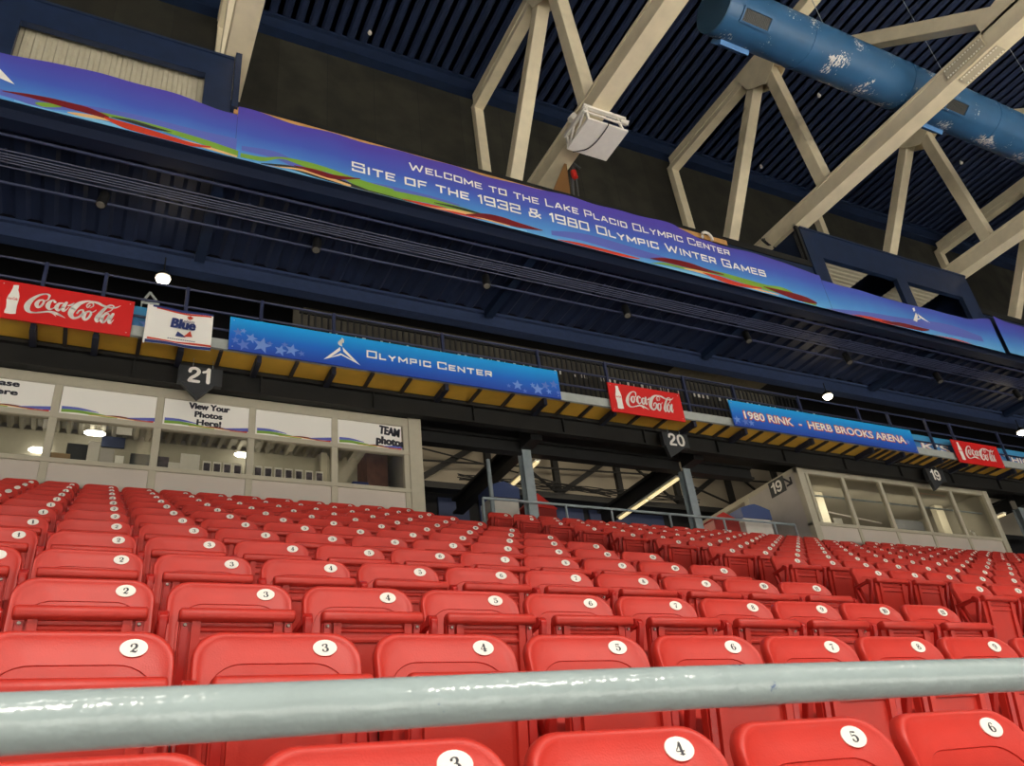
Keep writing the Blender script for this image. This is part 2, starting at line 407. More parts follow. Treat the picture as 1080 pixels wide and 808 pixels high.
def bracket(x):
    mb = MB(); t = .014
    out = [(-.015, .615), (-.16, .625), (-.205, .628), (-.222, .61), (-.215, .58), (-.145, .40), (-.10, .36), (-.06, .385)]
    inn = [(-.045, .585), (-.13, .597), (-.175, .598), (-.185, .59), (-.180, .575), (-.128, .43), (-.105, .405), (-.085, .42)]
    n = len(out)
    vs = [(x+s*t, a, b) for s in (-1, 1) for P in (out, inn) for a, b in P]
    fs = []
    for k in range(n):
        k2 = (k+1) % n
        fs += [(k, k2, n+k2, n+k), (2*n+k2, 2*n+k, 3*n+k, 3*n+k2), (k2, k, 2*n+k, 2*n+k2), (n+k, n+k2, 3*n+k2, 3*n+k)]
    mb.add(vs, fs)
    mb.hexa([(x-.016, -.135, .40), (x+.016, -.135, .40), (x+.016, -.085, .40), (x-.016, -.085, .40),
             (x-.014, -.03, .0), (x+.014, -.03, .0), (x+.014, .02, .0), (x-.014, .02, .0)])
    mb.tube([(x-.019, -.185, .612), (x+.019, -.185, .612)], .024, 12)
    mb.box(x-.02, x+.02, -.07, .07, 0, .012)
    mb.tube([(x-.02, -.115, .40), (x+.02, -.115, .40)], .020, 10)
    return mb
DIG = {
'1': [[(-.28, .62, .10), (-.12, .78, .14), (.02, .95, .22), (.02, .5, .24), (.02, .05, .24)], [(-.26, .04, .09), (.30, .04, .09)]],
'2': [[(-.26, .70, .20), (-.24, .84, .12), (-.05, .96, .08), (.18, .90, .16), (.28, .70, .24), (.18, .48, .18), (-.12, .24, .09), (-.30, .06, .08)], [(-.30, .10, .10), (-.05, .12, .20), (.18, .04, .16), (.33, .14, .07), (.35, .28, .05)]],
'3': [[(-.26, .78, .18), (-.18, .90, .10), (.02, .96, .08), (.20, .86, .18), (.20, .68, .18), (.04, .54, .07), (-.08, .53, .06)], [(.04, .54, .07), (.26, .44, .16), (.30, .24, .24), (.14, .06, .12), (-.08, .03, .08), (-.24, .12, .14), (-.26, .24, .18)]],
'4': [[(.08, .96, .12), (-.12, .64, .08), (-.36, .30, .07), (.38, .30, .10)], [(.12, .95, .20), (.12, .50, .22), (.12, .05, .22)], [(-.10, .04, .08), (.34, .04, .08)]],
'5': [[(.26, .90, .14), (.0, .92, .12), (-.20, .96, .06), (-.22, .70, .06), (-.24, .54, .06), (-.02, .62, .08), (.22, .54, .16), (.30, .30, .24), (.16, .08, .12), (-.08, .03, .08), (-.24, .12, .14), (-.26, .22, .18)]],
'6': [[(.22, .84, .16), (.14, .94, .08), (-.04, .93, .08), (-.22, .74, .16), (-.29, .45, .24), (-.24, .18, .20), (-.04, .03, .08), (.20, .12, .16), (.28, .32, .22), (.18, .52, .12), (-.02, .58, .07), (-.22, .46, .06)]],
'7': [[(-.30, .70, .05), (-.28, .90, .08), (-.10, .88, .18), (.12, .90, .16), (.32, .96, .06), (.22, .70, .08), (.02, .40, .16), (-.04, .08, .24)]],
'8': [[(.0, .54, .14), (-.22, .70, .18), (-.18, .90, .10), (.02, .97, .07), (.20, .88, .12), (.20, .70, .12), (.0, .54, .16), (-.24, .38, .12), (-.28, .20, .18), (-.12, .05, .09), (.10, .04, .09), (.28, .18, .20), (.24, .38, .16), (.0, .54, .16)]],
'9': [[(-.22, .16, .16), (-.14, .06, .08), (.04, .07, .08), (.22, .26, .16), (.29, .55, .24), (.24, .82, .20), (.04, .97, .08), (-.20, .88, .16), (-.28, .68, .22), (-.18, .48, .12), (.02, .42, .07), (.22, .54, .06)]],
'0': [[(.0, .97, .07), (-.20, .85, .16), (-.28, .5, .24), (-.20, .15, .16), (.0, .03, .07), (.20, .15, .16), (.28, .5, .24), (.20, .85, .16), (.0, .97, .07)]],
}
PX, PZ = .13, .755
def plate_y(x, z): return -.022*(x/.2275)**2 - .20*(.80-z) + .12*max(0, z-.72)
def num_polys(s, h=.0245):
    polys = []; n = len(s)
    for i, ch in enumerate(s):
        ox = (i-(n-1)/2)*.66
        for stq in DIG[ch]:
            polys += ribbon2d([(PX+(a+ox)*h*.95, PZ-h/2+b*h, w*h*1.2) for a, b, w in cr(stq, 4)])
    return polys
def plate_mb():
    mb = MB(); n = 24
    a = [(PX+.0335*math.cos(2*PI*k/n), PZ+.0245*math.sin(2*PI*k/n)) for k in range(n)]
    mb.add([(x, plate_y(x, z)-.0045, z) for x, z in a], [tuple(range(n))])
    mb.add([(x, plate_y(x, z)-.0045, z) for x, z in a]+[(x, plate_y(x, z)+.001, z) for x, z in a], [(k, (k+1) % n, n+(k+1) % n, n+k) for k in range(n)])
    return mb
me_cache = {}
def build_seat_proto():
    root = bpy.data.objects.new('stadium_seat', None); COL.objects.link(root)
    seat_back().build('backrest', RED, root, smooth=True)
    pm, py, w = seat_pan(); pan = pm.build('seat_pan', RED, root, smooth=True)
    for sx in (-1, 1):
        x0, x1 = sorted((sx*(w-.036), sx*(w-.010)))
        s = MB(); s.hexa([(x0, py(.29)-.006, .29), (x1, py(.29)-.006, .29), (x1, py(.29)+.002, .29), (x0, py(.29)+.002, .29),
                          (x0, py(.595)-.012, .595), (x1, py(.595)-.012, .595), (x1, py(.595)+.002, .595), (x0, py(.595)+.002, .595)])
        so = s.build('side_strap', REDM, pan, bevel=.001, seg=1)
        c = MB(); c.tube([((x0+x1)/2, py(.58)-.020, .582), ((x0+x1)/2, py(.58)-.008, .582)], [.005, .0075], 10)
        c.build('screw', SCREW, pan, smooth=True)
    bracket(-.249).build('side_bracket', REDM, root, smooth=True, bevel=.003, seg=1)
    pl = plate_mb().build('number_plate', PLATE, root)
    return root
proto = build_seat_proto()
NUMM = {}
def num_mesh(s):
    if s not in NUMM:
        mb = MB(); 
        for i, p in enumerate(num_polys(s)):
            mb.add([(x, plate_y(x, z)-.0050-(i % 4)*.00006, z) for x, z in p], [tuple(range(len(p)))])
        me = bpy.data.meshes.new('numeral'); me.from_pydata(mb.v, [], mb.f); me.materials.append(INK); NUMM[s] = me
    return NUMM[s]
kids = {c.name.split('.')[0]: c for c in proto.children}
straps = list(kids['seat_pan'].children)
def place_seat(x, y, z, num, level):
    """level 0: everything, 1: no screws or straps"""
    r = proto.copy(); COL.objects.link(r); r.location = (x, y, z)
    r.rotation_euler = (random.uniform(-.006, .006), 0, random.uniform(-.012, .012))
    for nm, c in kids.items():
        d = c.copy(); COL.objects.link(d); d.parent = r
        if nm == 'seat_pan':
            d.rotation_euler = (random.uniform(-.004, .006), 0, 0)
            if level == 0:
                for g in straps: e = g.copy(); COL.objects.link(e); e.parent = d
        if nm == 'number_plate' and num:
            o = bpy.data.objects.new('numeral', num_mesh(num)); COL.objects.link(o); o.parent = d
    return r
ORD = ['first', 'second', 'third', 'fourth', 'fifth', 'sixth', 'seventh', 'eighth', 'ninth', 'tenth', 'eleventh', 'twelfth', 'thirteenth', 'fourteenth', 'fifteenth', 'sixteenth', 'seventeenth', 'eighteenth']
cand = []
for sec, x1, j0, j1, r0, r1, dz in ((21, -.366, -1, 11, -1, 11, 0), (20, 6.46, 1, 16, 0, 11, .05), (19, 15.85, 1, 13, 3, 11, .05)):
    for r in range(r0, r1+1):
        for j in range(j0, j1+1):
            bx = x1+.5*(j-1)
            y = BY(r); z = BZ(r)
            if r == 11 and sec == 21: pass
            if not any(inframe((bx+dx, y-.1, z+dzz), 30) for dx in (-.35, .1) for dzz in (0, -.15)): continue
            cand.append((Vector((bx, y, z)).length, sec, r, j, bx-PX, y, z-DROP+(dz if dz else 0)))
cand.sort()
for d, sec, r, j, x, y, z in cand[:310]:
    num = str(j) if j >= 1 else None
    o = place_seat(x, y, TR(r)+(z-TR(r)), num, 0 if d < 5.2 else 1)
    row = ORD[r+1]
    if (sec, j) in ((21, 11), (20, 16)):     # the row's end standard
        for c_ in [c for c in o.children if c.name.startswith('side_bracket')]:
            g_ = c_.copy(); COL.objects.link(g_); g_.parent = o; g_.location = (.498, 0, 0)
    if sec == 21:
        lab = (f'red folding seat with plate {j}, {ORD[11-j]} from the aisle, {row} row up, nearest block' if 1 <= j and r <= 3
               else f'red folding seat, {ORD[11-j]} from the aisle, {row} row up, nearest block')
    elif sec == 20: lab = f'red folding seat, {ORD[j-1]} from the near aisle, {row} row up, middle block'
    else: lab = f'red folding seat, {ORD[j-1]} from the far aisle, {row} row up, farthest block'
    tag(o, lab, 'seat', {21: 'red seats in the nearest block', 20: 'red seats in the middle block', 19: 'red seats in the farthest block'}[sec])
# closing bracket at the aisle ends
# the far remainder as one mass
rest = cand[310:]
if rest:
    def tmpl(mb_list):
        return mb_list
    A = MB()
    parts = [(seat_back(3), 0), (seat_pan()[0], 0), (bracket(-.249), 1), (plate_mb(), 2)]
    for d, sec, r, j, x, y, z in rest:
        for pm, mi in parts:
            A.cur = mi; A.add([v+Vector((x, y, z)) for v in pm.v], pm.f)
    tag(A.build('distant_seats', [RED, REDM, PLATE], smooth=True), 'rows of distant red seats with white oval plates in front of the far glazed booth', 'seats', None, 'stuff')
for c in list(straps)+list(proto.children): bpy.data.objects.remove(c)
bpy.data.objects.remove(proto)

# ------------------------------------------------------------------ near rail
nr = empty('guard_rail', (0, .81, TR(-2)), 'pale grey scuffed tubular rail crossing in front of the nearest seats', 'rail')
pts = cr([(-1.6, .81, .110), (-.6, .81, .1285), (-.05, .81, .1379), (.24, .81, .1430), (.645, .81, .1510), (1.3, .81, .1567), (2.0, .81, .160), (2.8, .81, .162)], 6)
MB().tube(pts, .0243, 40).build('top_rail', RAILM, nr, smooth=True)
for x in (-1.4, 2.6): MB().tube([(x, .81, TR(-2)), (x, .81, .13)], .021, 20).build('post', RAILM, nr, smooth=True)
for i, (x, w, mm) in enumerate(((.225, .010, 'a'), (.94, .016, 'a'), (.42, .02, 'b'), (.60, .006, 'b'))):
    pass
def scuffs():
    nt = RAILM.node_tree; N = nt.nodes; L = nt.links; b = N['Principled BSDF']; old = b.inputs['Base Color'].links[0].from_socket
    tc = N.new('ShaderNodeTexCoord'); n = N.new('ShaderNodeTexNoise'); n.inputs['Scale'].default_value = 9; n.inputs['Detail'].default_value = 10; n.inputs['Roughness'].default_value = .72
    L.new(tc.outputs['Object'], n.inputs[0]); r = N.new('ShaderNodeValToRGB'); r.color_ramp.interpolation = 'LINEAR'
    r.color_ramp.elements[0].position = .64; r.color_ramp.elements[0].color = (0, 0, 0, 1); r.color_ramp.elements[1].position = .67; r.color_ramp.elements[1].color = (1, 1, 1, 1)
    L.new(n.outputs[0], r.inputs[0]); x = N.new('ShaderNodeMix'); x.data_type = 'RGBA'; L.new(r.outputs[0], x.inputs[0]); L.new(old, x.inputs[6]); x.inputs[7].default_value = (.05, .10, .22, 1)
    L.new(x.outputs[2], b.inputs['Base Color'])
scuffs()

# ================================================================== BOOTHS
def corr_panel(mb, x0, x1, pitch, P, depth=.03):
    """vertical-rib sheet: P(x, off, t) -> 3D, t 0/1 ends"""
    n = int((x1-x0)/pitch); prof = [(0, 0), (.35, 0), (.5, 1), (.85, 1), (1, 0)]
    pts = []
    for i in range(n):
        for a, b in prof[:-1]: pts.append((x0+(i+a)*pitch, b*depth))
    pts.append((x1, 0)); vs = [P(x, o, 0) for x, o in pts]+[P(x, o, 1) for x, o in pts]; k = len(pts)
    mb.add(vs, [(i, i+1, k+i+1, k+i) for i in range(k-1)])

LY = 12.35
lb = empty('photo_booth', (-.5, 13.882, 4.84), 'long beige photo booth with white header panels behind the nearest seat block', 'booth')
mull = [-3.73, -2.25, -.775, .66, 2.08, 3.465]
f = MB()
f.box(-4.2, 5.017, LY-.05, LY+.05, 6.922, 7.094)                  # top rail
f.box(-4.2, 5.017, LY-.055, LY+.055, 6.357, 6.443)                # transom
f.box(-4.2, 5.017, LY-.06, LY+.10, 5.634, 5.706)                 # sill
for x in mull: f.box(x-.055, x+.055, LY-.045, LY+.05, 4.84, 6.941)
f.box(4.71, 4.806, LY-.045, LY+.05, 4.84, 6.941)
f.box(4.806, 5.055, LY-.07, LY+.12, 4.84, 7.123)
f.build('frame', BEIGE, lb, bevel=.006, seg=1)
f = MB(); f.box(-4.2, 4.787, LY-.02, LY+.02, 4.84, 5.648); f.build('base_panel', BASEP, lb)
xs = mull+[4.739]
for i in range(len(xs)-1):
    f = MB(); f.box(xs[i]+.055, xs[i+1]-.05, LY-.004, LY+.004, 5.696, 6.366); f.build('window_pane', GLASS, lb)
f = MB(); f.box(-4.2, 4.978, 13.8, 13.9, 4.84, 6.86); f.box(-4.3, -4.2, LY, 13.9, 4.84, 7.094); f.build('back_wall', BOOTHW, lb)
f = MB(); f.box(4.921, 5.017, LY+.12, 13.8, 4.84, 7.094); f.build('side_wall', GREYW, lb)
f = MB(); xa, xb = at(338.5, 490, 13.5).x, at(345, 490, 13.5).x; f.box(xa, xb, 13.5, 13.65, 4.84, 6.84); f.build('inner_column', BEIGE, lb)
f = MB(); corr_panel(f, -4.2, 4.95, .17, lambda x, o, t: (x, LY+.1 if t == 0 else 13.8, 6.86+o*1.6), .05); f.box(-4.2, 4.95, LY+.05, 13.8, 6.95, 7.09)
f.build('ribbed_ceiling', BOOTHW, lb)
f = MB(); f.box(4.32, 4.72, 13.2, 13.79, 4.84, 6.80); f.build('brick_pier', BRICK, lb)
f = MB(); f.box(-4.2, 4.883, LY+.06, LY+.45, 5.553, 5.629); f.build('counter', BEIGE, lb)
# header panels with ribbons and lettering
def ribbon_strip(mb_by, key, pts, Y):
    mb_by.setdefault(key, MB()); p = cr(pts, 8)
    for i in range(len(p)-1):
        a, b = p[i], p[i+1]
        mb_by[key].add([(a[0], Y, a[1]-a[2]/2), (b[0], Y, b[1]-b[2]/2), (b[0], Y, b[1]+b[2]/2), (a[0], Y, a[1]+a[2]/2)], [(0, 1, 2, 3)])
PM = {'green': G_GREEN, 'red': G_RED, 'maroon': G_MAR, 'black': G_BLK, 'cream': G_CRM, 'sky': G_SKY, 'violet': G_VIO, 'orange': G_ORG}
hdr = ['white header sign reading Purchase here over the booth window', 'blank white header sign with rainbow ribbons, between the Purchase and View Your Photos signs',
       'white header sign reading View Your Photos Here', 'blank white header sign with rainbow ribbons, between the View Your Photos and TEAM signs', 'white header sign reading TEAM photos at the booth end']
hx = [(-2.25, -.775), (-.775, .66), (.66, 2.08), (2.08, 3.465), (3.465, 4.739)]
for i, (a, b) in enumerate(hx):
    a += .06; b -= .055; z0, z1 = 6.448, 6.917
    e = empty('header_sign', ((a+b)/2, LY-.02, z0), hdr[i], 'sign', 'white header signs over the booth windows')
    f = MB(); f.box(a, b, LY-.026, LY-.012, z0, z1); f.build('sign_panel', WHITE, e)
    D = {}; w = b-a; Yp = LY-.028
    def R(k, pl, o): ribbon_strip(D, k, [(a+u*w, z0+v, t) for u, v, t in pl], Yp-o)
    R('green', [(.02, .05, .05), (.2, .06, .05), (.45, .03, .04), (.6, .015, .01)], 0)
    R('violet', [(.02, .10, .05), (.2, .105, .04), (.4, .075, .01)], .0003)
    R('maroon', [(.45, .035, .005), (.6, .045, .025), (.78, .03, .02), (.92, .03, .005)], .0006)
    R('cream', [(.3, .02, .01), (.55, .03, .015), (.8, .01, .01)], .0009)
    R('violet', [(.7, .04, .005), (.85, .05, .04), (1, .06, .07)], .0012)
    R('red', [(.78, .012, .01), (.9, .012, .02), (.99, .02, .03)], .0015)
    for k, mbx in D.items(): mbx.build('ribbon_print', PM[k], e)
    t = MB(); Yt = LY-.031
    if i == 0:
        xr = at(21.5, 405, LY).x; put_font(t, 'Purchase', xr-.72, xr, 6.80, 6.905, Yt, .065); put_font(t, 'here', xr-.38, xr, 6.655, 6.755, Yt, .065)
    if i == 2:
        put_font(t, 'View Your', a+.36, a+1.00, 6.783, 6.898, Yt, .065); put_font(t, 'Photos', a+.46, a+.89, 6.639, 6.749, Yt, .065); put_font(t, 'Here!', a+.50, a+.88, 6.501, 6.606, Yt, .065)
    if i == 4:
        put_font(t, 'TEAM', a+.74, a+1.13, 6.711, 6.883, Yt, .065, rot=-.1); put_font(t, 'photos', a+.68, a+1.21, 6.472, 6.673, Yt, .065, rot=-.06)
    if t.v: t.build('lettering', INK, e)

# things behind the booth glass
def on_counter(px, py): return at(px, py, LY+.2)
k = 0
for i in range(12):           # row of small team photographs
    px = 218+i*10.8
    if 258 < px < 268: continue
    p = at(px, 492+i*1.05, LY+.12); x = p.x; z = 5.706
    e = empty('team_photo', (x, LY+.13, z), f'small framed team photo standing on the booth sill, {ORD[i]} of the row', 'photo', 'small photos lined up on the booth sill')
    f = MB(); f.box(x-.064, x+.064, LY+.12, LY+.13, z, z+.25); f.build('mount', WHITEW, e)
    f = MB(); f.box(x-.048, x+.048, LY+.112, LY+.119, z+.05, z+.215); f.build('picture', PHOTO, e)
def small(name, label, cat, px, Y, w, h, d, m, z=5.706, **kw):
    if z < 5.8: w *= 1.3; h *= 1.6
    x = at(px, 490, Y).x
    f = MB(); f.box(x-w/2, x+w/2, Y-d/2, Y+d/2, z, z+h); o = f.build(name, m, loc=(x, Y, z), bevel=.004, seg=1); tag(o, label, cat, kw.get('group')); return o
small('cardboard_box', 'brown cardboard box on the sill behind the second booth window', 'box', 61, LY+.25, .22, .11, .2, CARD)
e = small('computer_monitor', 'black computer monitor standing behind the second booth window', 'monitor', 83, LY+.3, .30, .26, .05, SIGNBLK)
small('paper_stack', 'tall white paper sheet leaning beside the black monitor', 'paper', 96, LY+.16, .12, .26, .02, WHITEW)
small('price_card', 'grey price card behind the second booth window', 'card', 111, LY+.16, .15, .20, .02, GREYW)
small('price_list', 'white printed list behind the second booth window', 'card', 125, LY+.17, .12, .13, .02, WHITE, z=5.802)
small('screen_back', 'dark grey screen at the far end of the second booth window', 'screen', 149, LY+.22, .26, .19, .05, SIGNBLK)
small('photo_collage', 'colourful photo collage behind the third booth window', 'photo', 170, LY+.16, .16, .17, .02, PHOTO)
small('white_folder', 'small white folder between the collage and the large sheets', 'folder', 184, LY+.16, .15, .12, .02, WHITEW)
small('white_sheet', 'large white sheets standing at the middle of the third booth window', 'paper', 200, LY+.14, .22, .22, .02, WHITEW)
small('hanging_note', 'white note taped at the top of the second booth window', 'paper', 126, LY+.03, .22, .13, .01, WHITEW, z=6.223)
small('window_note', 'white note taped in the corner of the leftmost booth window', 'paper', 44, LY+.03, .17, .15, .01, WHITEW, z=6.204)
small('product_tray', 'white tray behind the last booth window', 'tray', 391, LY+.3, .62, .06, .3, WHITEW)
small('blue_bag', 'dark blue bag on the tray behind the last booth window', 'bag', 379, LY+.45, .22, .16, .12, NAVYI)
small('wall_picture', 'blue picture on the booth back wall above the monitor', 'picture', 116, 13.77, .36, .20, .03, NAVYP, z=at(116, 472, 13.77).z)
for i, (px, py, Yl, lab) in enumerate(((100, 457, 13.5, 'small bright oval seen through the second booth window'), (42, 475, 13.7, 'small bright oval seen low through the first booth window'), (257, 480, 13.6, 'small bright oval seen at the edge of the third booth window'))):
    p = at(px, py, Yl); f = MB(); f.tube([p+Vector((-.16, 0, 0)), p+Vector((-.10, 0, 0)), p+Vector((.10, 0, 0)), p+Vector((.16, 0, 0))], [.02, .05, .05, .02], 10)  # glowing ovals set behind the glass for the bright spots in the panes
    tag(f.build('bright_oval', mat('bright_oval', (1, 1, 1), emit=(1, .95, .85), es=6), loc=p, smooth=True), lab, 'lamp')

# far booth
RX0, RX1 = 14.36, 21.253
rb_ = empty('glazed_booth', (17.807, 13.882, 4.84), 'beige glazed booth with tall windows behind the farthest seats', 'booth')
rm = [15.844, 17.137, 18.429, 19.77]
f = MB()
f.box(RX0, RX1, LY-.05, LY+.06, 6.989, 7.123); f.box(RX0, RX1, LY-.06, LY+.1, 5.701, 5.778)
for x in rm: f.box(x-.05, x+.05, LY-.045, LY+.05, 4.84, 7.037)
f.box(RX0, RX0+.2, LY-.07, LY+.1, 4.84, 7.142); f.box(RX0+.27, RX0+.35, LY-.04, LY+.05, 5.744, 7.037); f.box(RX1-.16, RX1+.03, LY-.07, LY+.1, 4.84, 7.142)
f.box(RX0, RX0+.08, LY+.1, 16.275, 7.008, 7.142); f.box(RX0-.02, RX0+.07, 13.997, 14.15, 4.84, 7.027)
f.build('frame', BEIGE, rb_, bevel=.006, seg=1)
f = MB(); f.box(RX0+.1, RX1-.1, LY-.02, LY+.02, 4.84, 5.706); f.build('base_panel', BASEP, rb_)
ex = [RX0+.3]+rm+[RX1-.1]
for i in range(5):
    f = MB(); f.box(ex[i]+.045, ex[i+1]-.045, LY-.004, LY+.004, 5.773, 6.998); f.build('window_pane', GLASS, rb_)
f = MB(); f.box(RX0+.0, RX0+.06, LY+.08, 14.035, 4.84, 7.027); f.build('side_wall', GREYW, rb_)
f = MB(); f.box(RX0+.1, RX1, 15.701, 15.797, 4.84, 7.084); f.box(RX1-.1, RX1, LY+.1, 15.701, 4.84, 7.084); f.build('back_wall', BOOTHW, rb_)
f = MB(); f.box(RX0+.1, RX1, LY+.05, 15.701, 7.084, 7.142); f.build('roof_panel', BOOTHW, rb_)
f = MB(); f.tube([(RX0+.3, LY+.16, 6.539), (RX1-.2, LY+.16, 6.539)], .022, 8); f.build('inner_bar', GRAYM, rb_, smooth=True)  # grey bar behind the panes, for the blue-grey line across them
for pa, pb, Yc_ in ((862, 870, 13.3), (984, 992, 13.3)):
    xa, xb = at(pa, 530, Yc_).x, at(pb, 530, Yc_).x
    f = MB(); f.box(xa, xb, Yc_, Yc_+.15, 4.84, 7.06); f.build('inner_column', BEIGE, rb_)
p, q = at(941, 549, 13.6), at(976, 560, 13.6); f = MB(); f.box(p.x, q.x, 13.6, 13.68, q.z, p.z+.05); f.build('screen', SIGNBLK, rb_)
p, q = at(992, 534, 14.6), at(1008, 566, 14.6); f = MB(); f.box(p.x, q.x, 14.6, 14.7, 4.84, 6.95); f.build('inner_door', BRICK, rb_)
p = at(893, 525, 13.9); f = MB(); f.box(p.x-.15, p.x+.2, 13.9, 14.15, p.z-.2, p.z+.1); f.build('wall_box', GREYW, rb_)
f = MB(); f.tube([(RX0+.5, 13.4, 6.72), (RX1-1.5, 14.6, 6.98)], .02, 6); f.build('conduit', GREYW, rb_)
f = MB(); f.box(15.366, 15.653, LY+.2, LY+.22, 5.792, 6.031); tag(f.build('paper_notice', WHITEW, loc=(15.509, LY+.2, 5.792)), 'white paper notice behind the first window of the far booth', 'notice')
f = MB(); f.tube([(20.631, LY+.3, 5.782), (20.583, LY+.3, 6.031)], .03, 10); f.tube([(20.583, LY+.3, 6.031), (20.449, LY+.28, 6.06)], .02, 8)
tag(f.build('spray_bottle', WHITEW, loc=(20.583, LY+.3, 5.782), smooth=True), 'white spray bottle behind the last window of the far booth', 'bottle')
f = MB(); f.box(14.38, 14.418, 14.217, 15.701, 6.462, 6.893); tag(f.build('dark_red_panel', DKRED, loc=(14.399, 14.935, 6.462)), 'dark red panel over the opening beside the far booth wall', 'panel')
# wall sign 19 with arrow on the booth's side
e = empty('section_sign', (14.36, 13.02, 6.558), 'black square 19 sign with arrow on the side wall of the far booth', 'sign')
def on_side(px, py):
    d = ray(px, py); return d*((RX0-.012)/d.x)
q = [on_side(*p) for p in ((813.4, 510), (822, 503.5), (824.8, 515.5), (816.5, 520.5))]
f = MB(); c = sum(q, Vector())/4; c.z -= .03; f.box(RX0-.013, RX0, c.y-.25, c.y+.25, c.z-.19, c.z+.19); f.build('sign_panel', SIGNBLK, e)
t = MB()
for i, poly in enumerate(helv('19', -.19, -.14, .28, 1.0)[0]): t.add([(RX0-.016-.0002*(i % 5), c.y-u, c.z+v) for u, v in poly], [tuple(range(len(poly)))])
t.build('lettering', WHITE, e)
a = on_side(830.5, 507.5); t = MB()
for p, q2 in (((.10, .10), (-.10, -.10)), ((-.10, -.11), (-.10, .06)), ((-.11, -.10), (.06, -.10))):
    t.bar((RX0-.012, a.y+p[0], a.z+p[1]), (RX0-.012, a.y+q2[0], a.z+q2[1]), .01, .045)
t.build('arrow', INK, e)

# ================================================================== CONCOURSE BEHIND THE MIDDLE BLOCK
def colm(x, y, z0, z1, s=.2):
    f = MB(); t = .02
    f.box(x-s/2, x+s/2, y-s/2, y-s/2+t, z0, z1); f.box(x-s/2, x+s/2, y+s/2-t, y+s/2, z0, z1); f.box(x-t/2, x+t/2, y-s/2+t, y+s/2-t, z0, z1)
    return f
for x, lab in ((7.55, 'grey steel column behind the red gabled cabinet at the aisle'), (11.6, 'grey steel column beside the glowing strip light under sign 20'), (23.6, 'grey steel column beyond the far end of the far booth')):
    tag(colm(x, 12.98, 4.84, 7.06).build('steel_column', GRAYM, loc=(x, 12.98, 4.84)), lab, 'column', 'grey steel columns carrying the balcony')
tag(MB().tube([(6.98, 13.5, 4.84), (6.98, 13.5, 7.06)], .045, 12).build('pipe_column', GRAYM, loc=(6.98, 13.5, 4.84), smooth=True), 'slim grey pipe column beside the blue-capped pillar', 'column')
for x0, x1, lab in ((5.1, 7.5, 'black horizontal beam between the photo booth and the first steel column'), (7.6, 11.45, 'black horizontal beam between the two middle steel columns'), (11.7, 13.6, 'black horizontal beam between the second steel column and the far booth')):
    f = MB(); f.box(x0, x1, 12.9, 13.1, 7.0, 7.05); f.box(x0, x1, 12.97, 13.03, 7.05, 7.26); f.box(x0, x1, 12.9, 13.1, 7.26, 7.31)
    tag(f.build('steel_beam', BLACK, loc=((x0+x1)/2, 13, 7.06)), lab, 'beam', 'black beams over the concourse')
for x, lab in ((7.55, 'black beam running back above the first steel column'), (11.6, 'black beam running back above the second steel column'), (23.6, 'black beam running back beyond the far booth')):
    f = MB(); f.box(x-.13, x+.13, 13.12, 16.4, 7.06, 7.11); f.box(x-.03, x+.03, 13.12, 16.4, 7.11, 7.38); f.box(x-.13, x+.13, 13.12, 16.4, 7.38, 7.44)
    f.box(x-.13, x+.13, 12.42, 12.88, 7.06, 7.44)
    tag(f.build('cross_beam', BLACK, loc=(x, 14.5, 7.06)), lab, 'beam', 'black cross beams over the concourse')
for (a, b, Yn, zz), lab in (((7.95, 7.95, 13.15, 6.98), 'glowing strip light under the cross beam by the first steel column'), ((11.6, 11.6, 13.2, 6.98), 'glowing strip light under the cross beam by the second steel column'), ((23.3, 23.3, 13.2, 6.98), 'glowing strip light beyond the far booth')):
    e = empty('strip_light', (a, 14, zz), lab, 'light', 'strip lights under the cross beams')
    for y0 in (Yn, Yn+1.27):
        f = MB(); f.box(a-.035, a+.035, y0, y0+1.2, zz-.045, zz-.0); f.build('tube', TUBE, e, bevel=.015)
    f = MB(); f.box(a-.07, a+.07, Yn, Yn+2.5, zz+.001, zz+.05); f.build('housing', WHITEW, e)
# rear wall, dark band and lattice
f = MB(); f.box(-16, 40, 17.0, 17.2, 7.95, 9.9); struct(f.build('wall_rear', REARW))
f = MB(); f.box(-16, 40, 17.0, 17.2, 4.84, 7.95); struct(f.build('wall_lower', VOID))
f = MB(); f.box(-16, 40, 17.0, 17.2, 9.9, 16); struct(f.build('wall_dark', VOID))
f = MB()
for x0, x1 in ((6.3, 7.1), (7.4, 8.3), (9.3, 10.4), (10.6, 13.0), (24, 27)): f.box(x0*1.0+1, x1+1, 16.93, 16.99, 4.84, 7.7)
struct(f.build('trim_2', NAVYP))
lt = empty('lattice_truss', (11, 16.6, 7.85), 'black steel lattice truss in front of the beige rear wall', 'truss')
nodes = [6.6+1.95*i for i in range(12)]
for i, x in enumerate(nodes):
    f = MB(); f.box(x-.08, x+.08, 16.5, 16.62, 7.85, 9.9); f.build('upright', BLACK, lt)
    if i+1 < len(nodes):
        f = MB()
        if i % 2 == 0: f.bar((x, 16.56, 7.9), (x+1.95, 16.56, 9.2), .13, .13)
        else: f.bar((x+1.95, 16.56, 7.9), (x, 16.56, 9.4), .05, .05)
        f.build('diagonal', BLACK, lt)
f = MB(); f.tube([(5.5, 16.45, 8.35), (30, 16.45, 9.4)], .025, 6); f.tube([(5.5, 16.42, 8.9), (12, 16.42, 7.9)], .02, 6); f.tube([(12.6, 16.42, 9.2), (16.5, 16.42, 7.9)], .03, 6); f.build('tie_rod', BLACK, lt)
f = MB(); f.box(5.3, 30, 16.4, 16.7, 7.70, 7.86); f.build('bottom_chord', BLACK, lt)
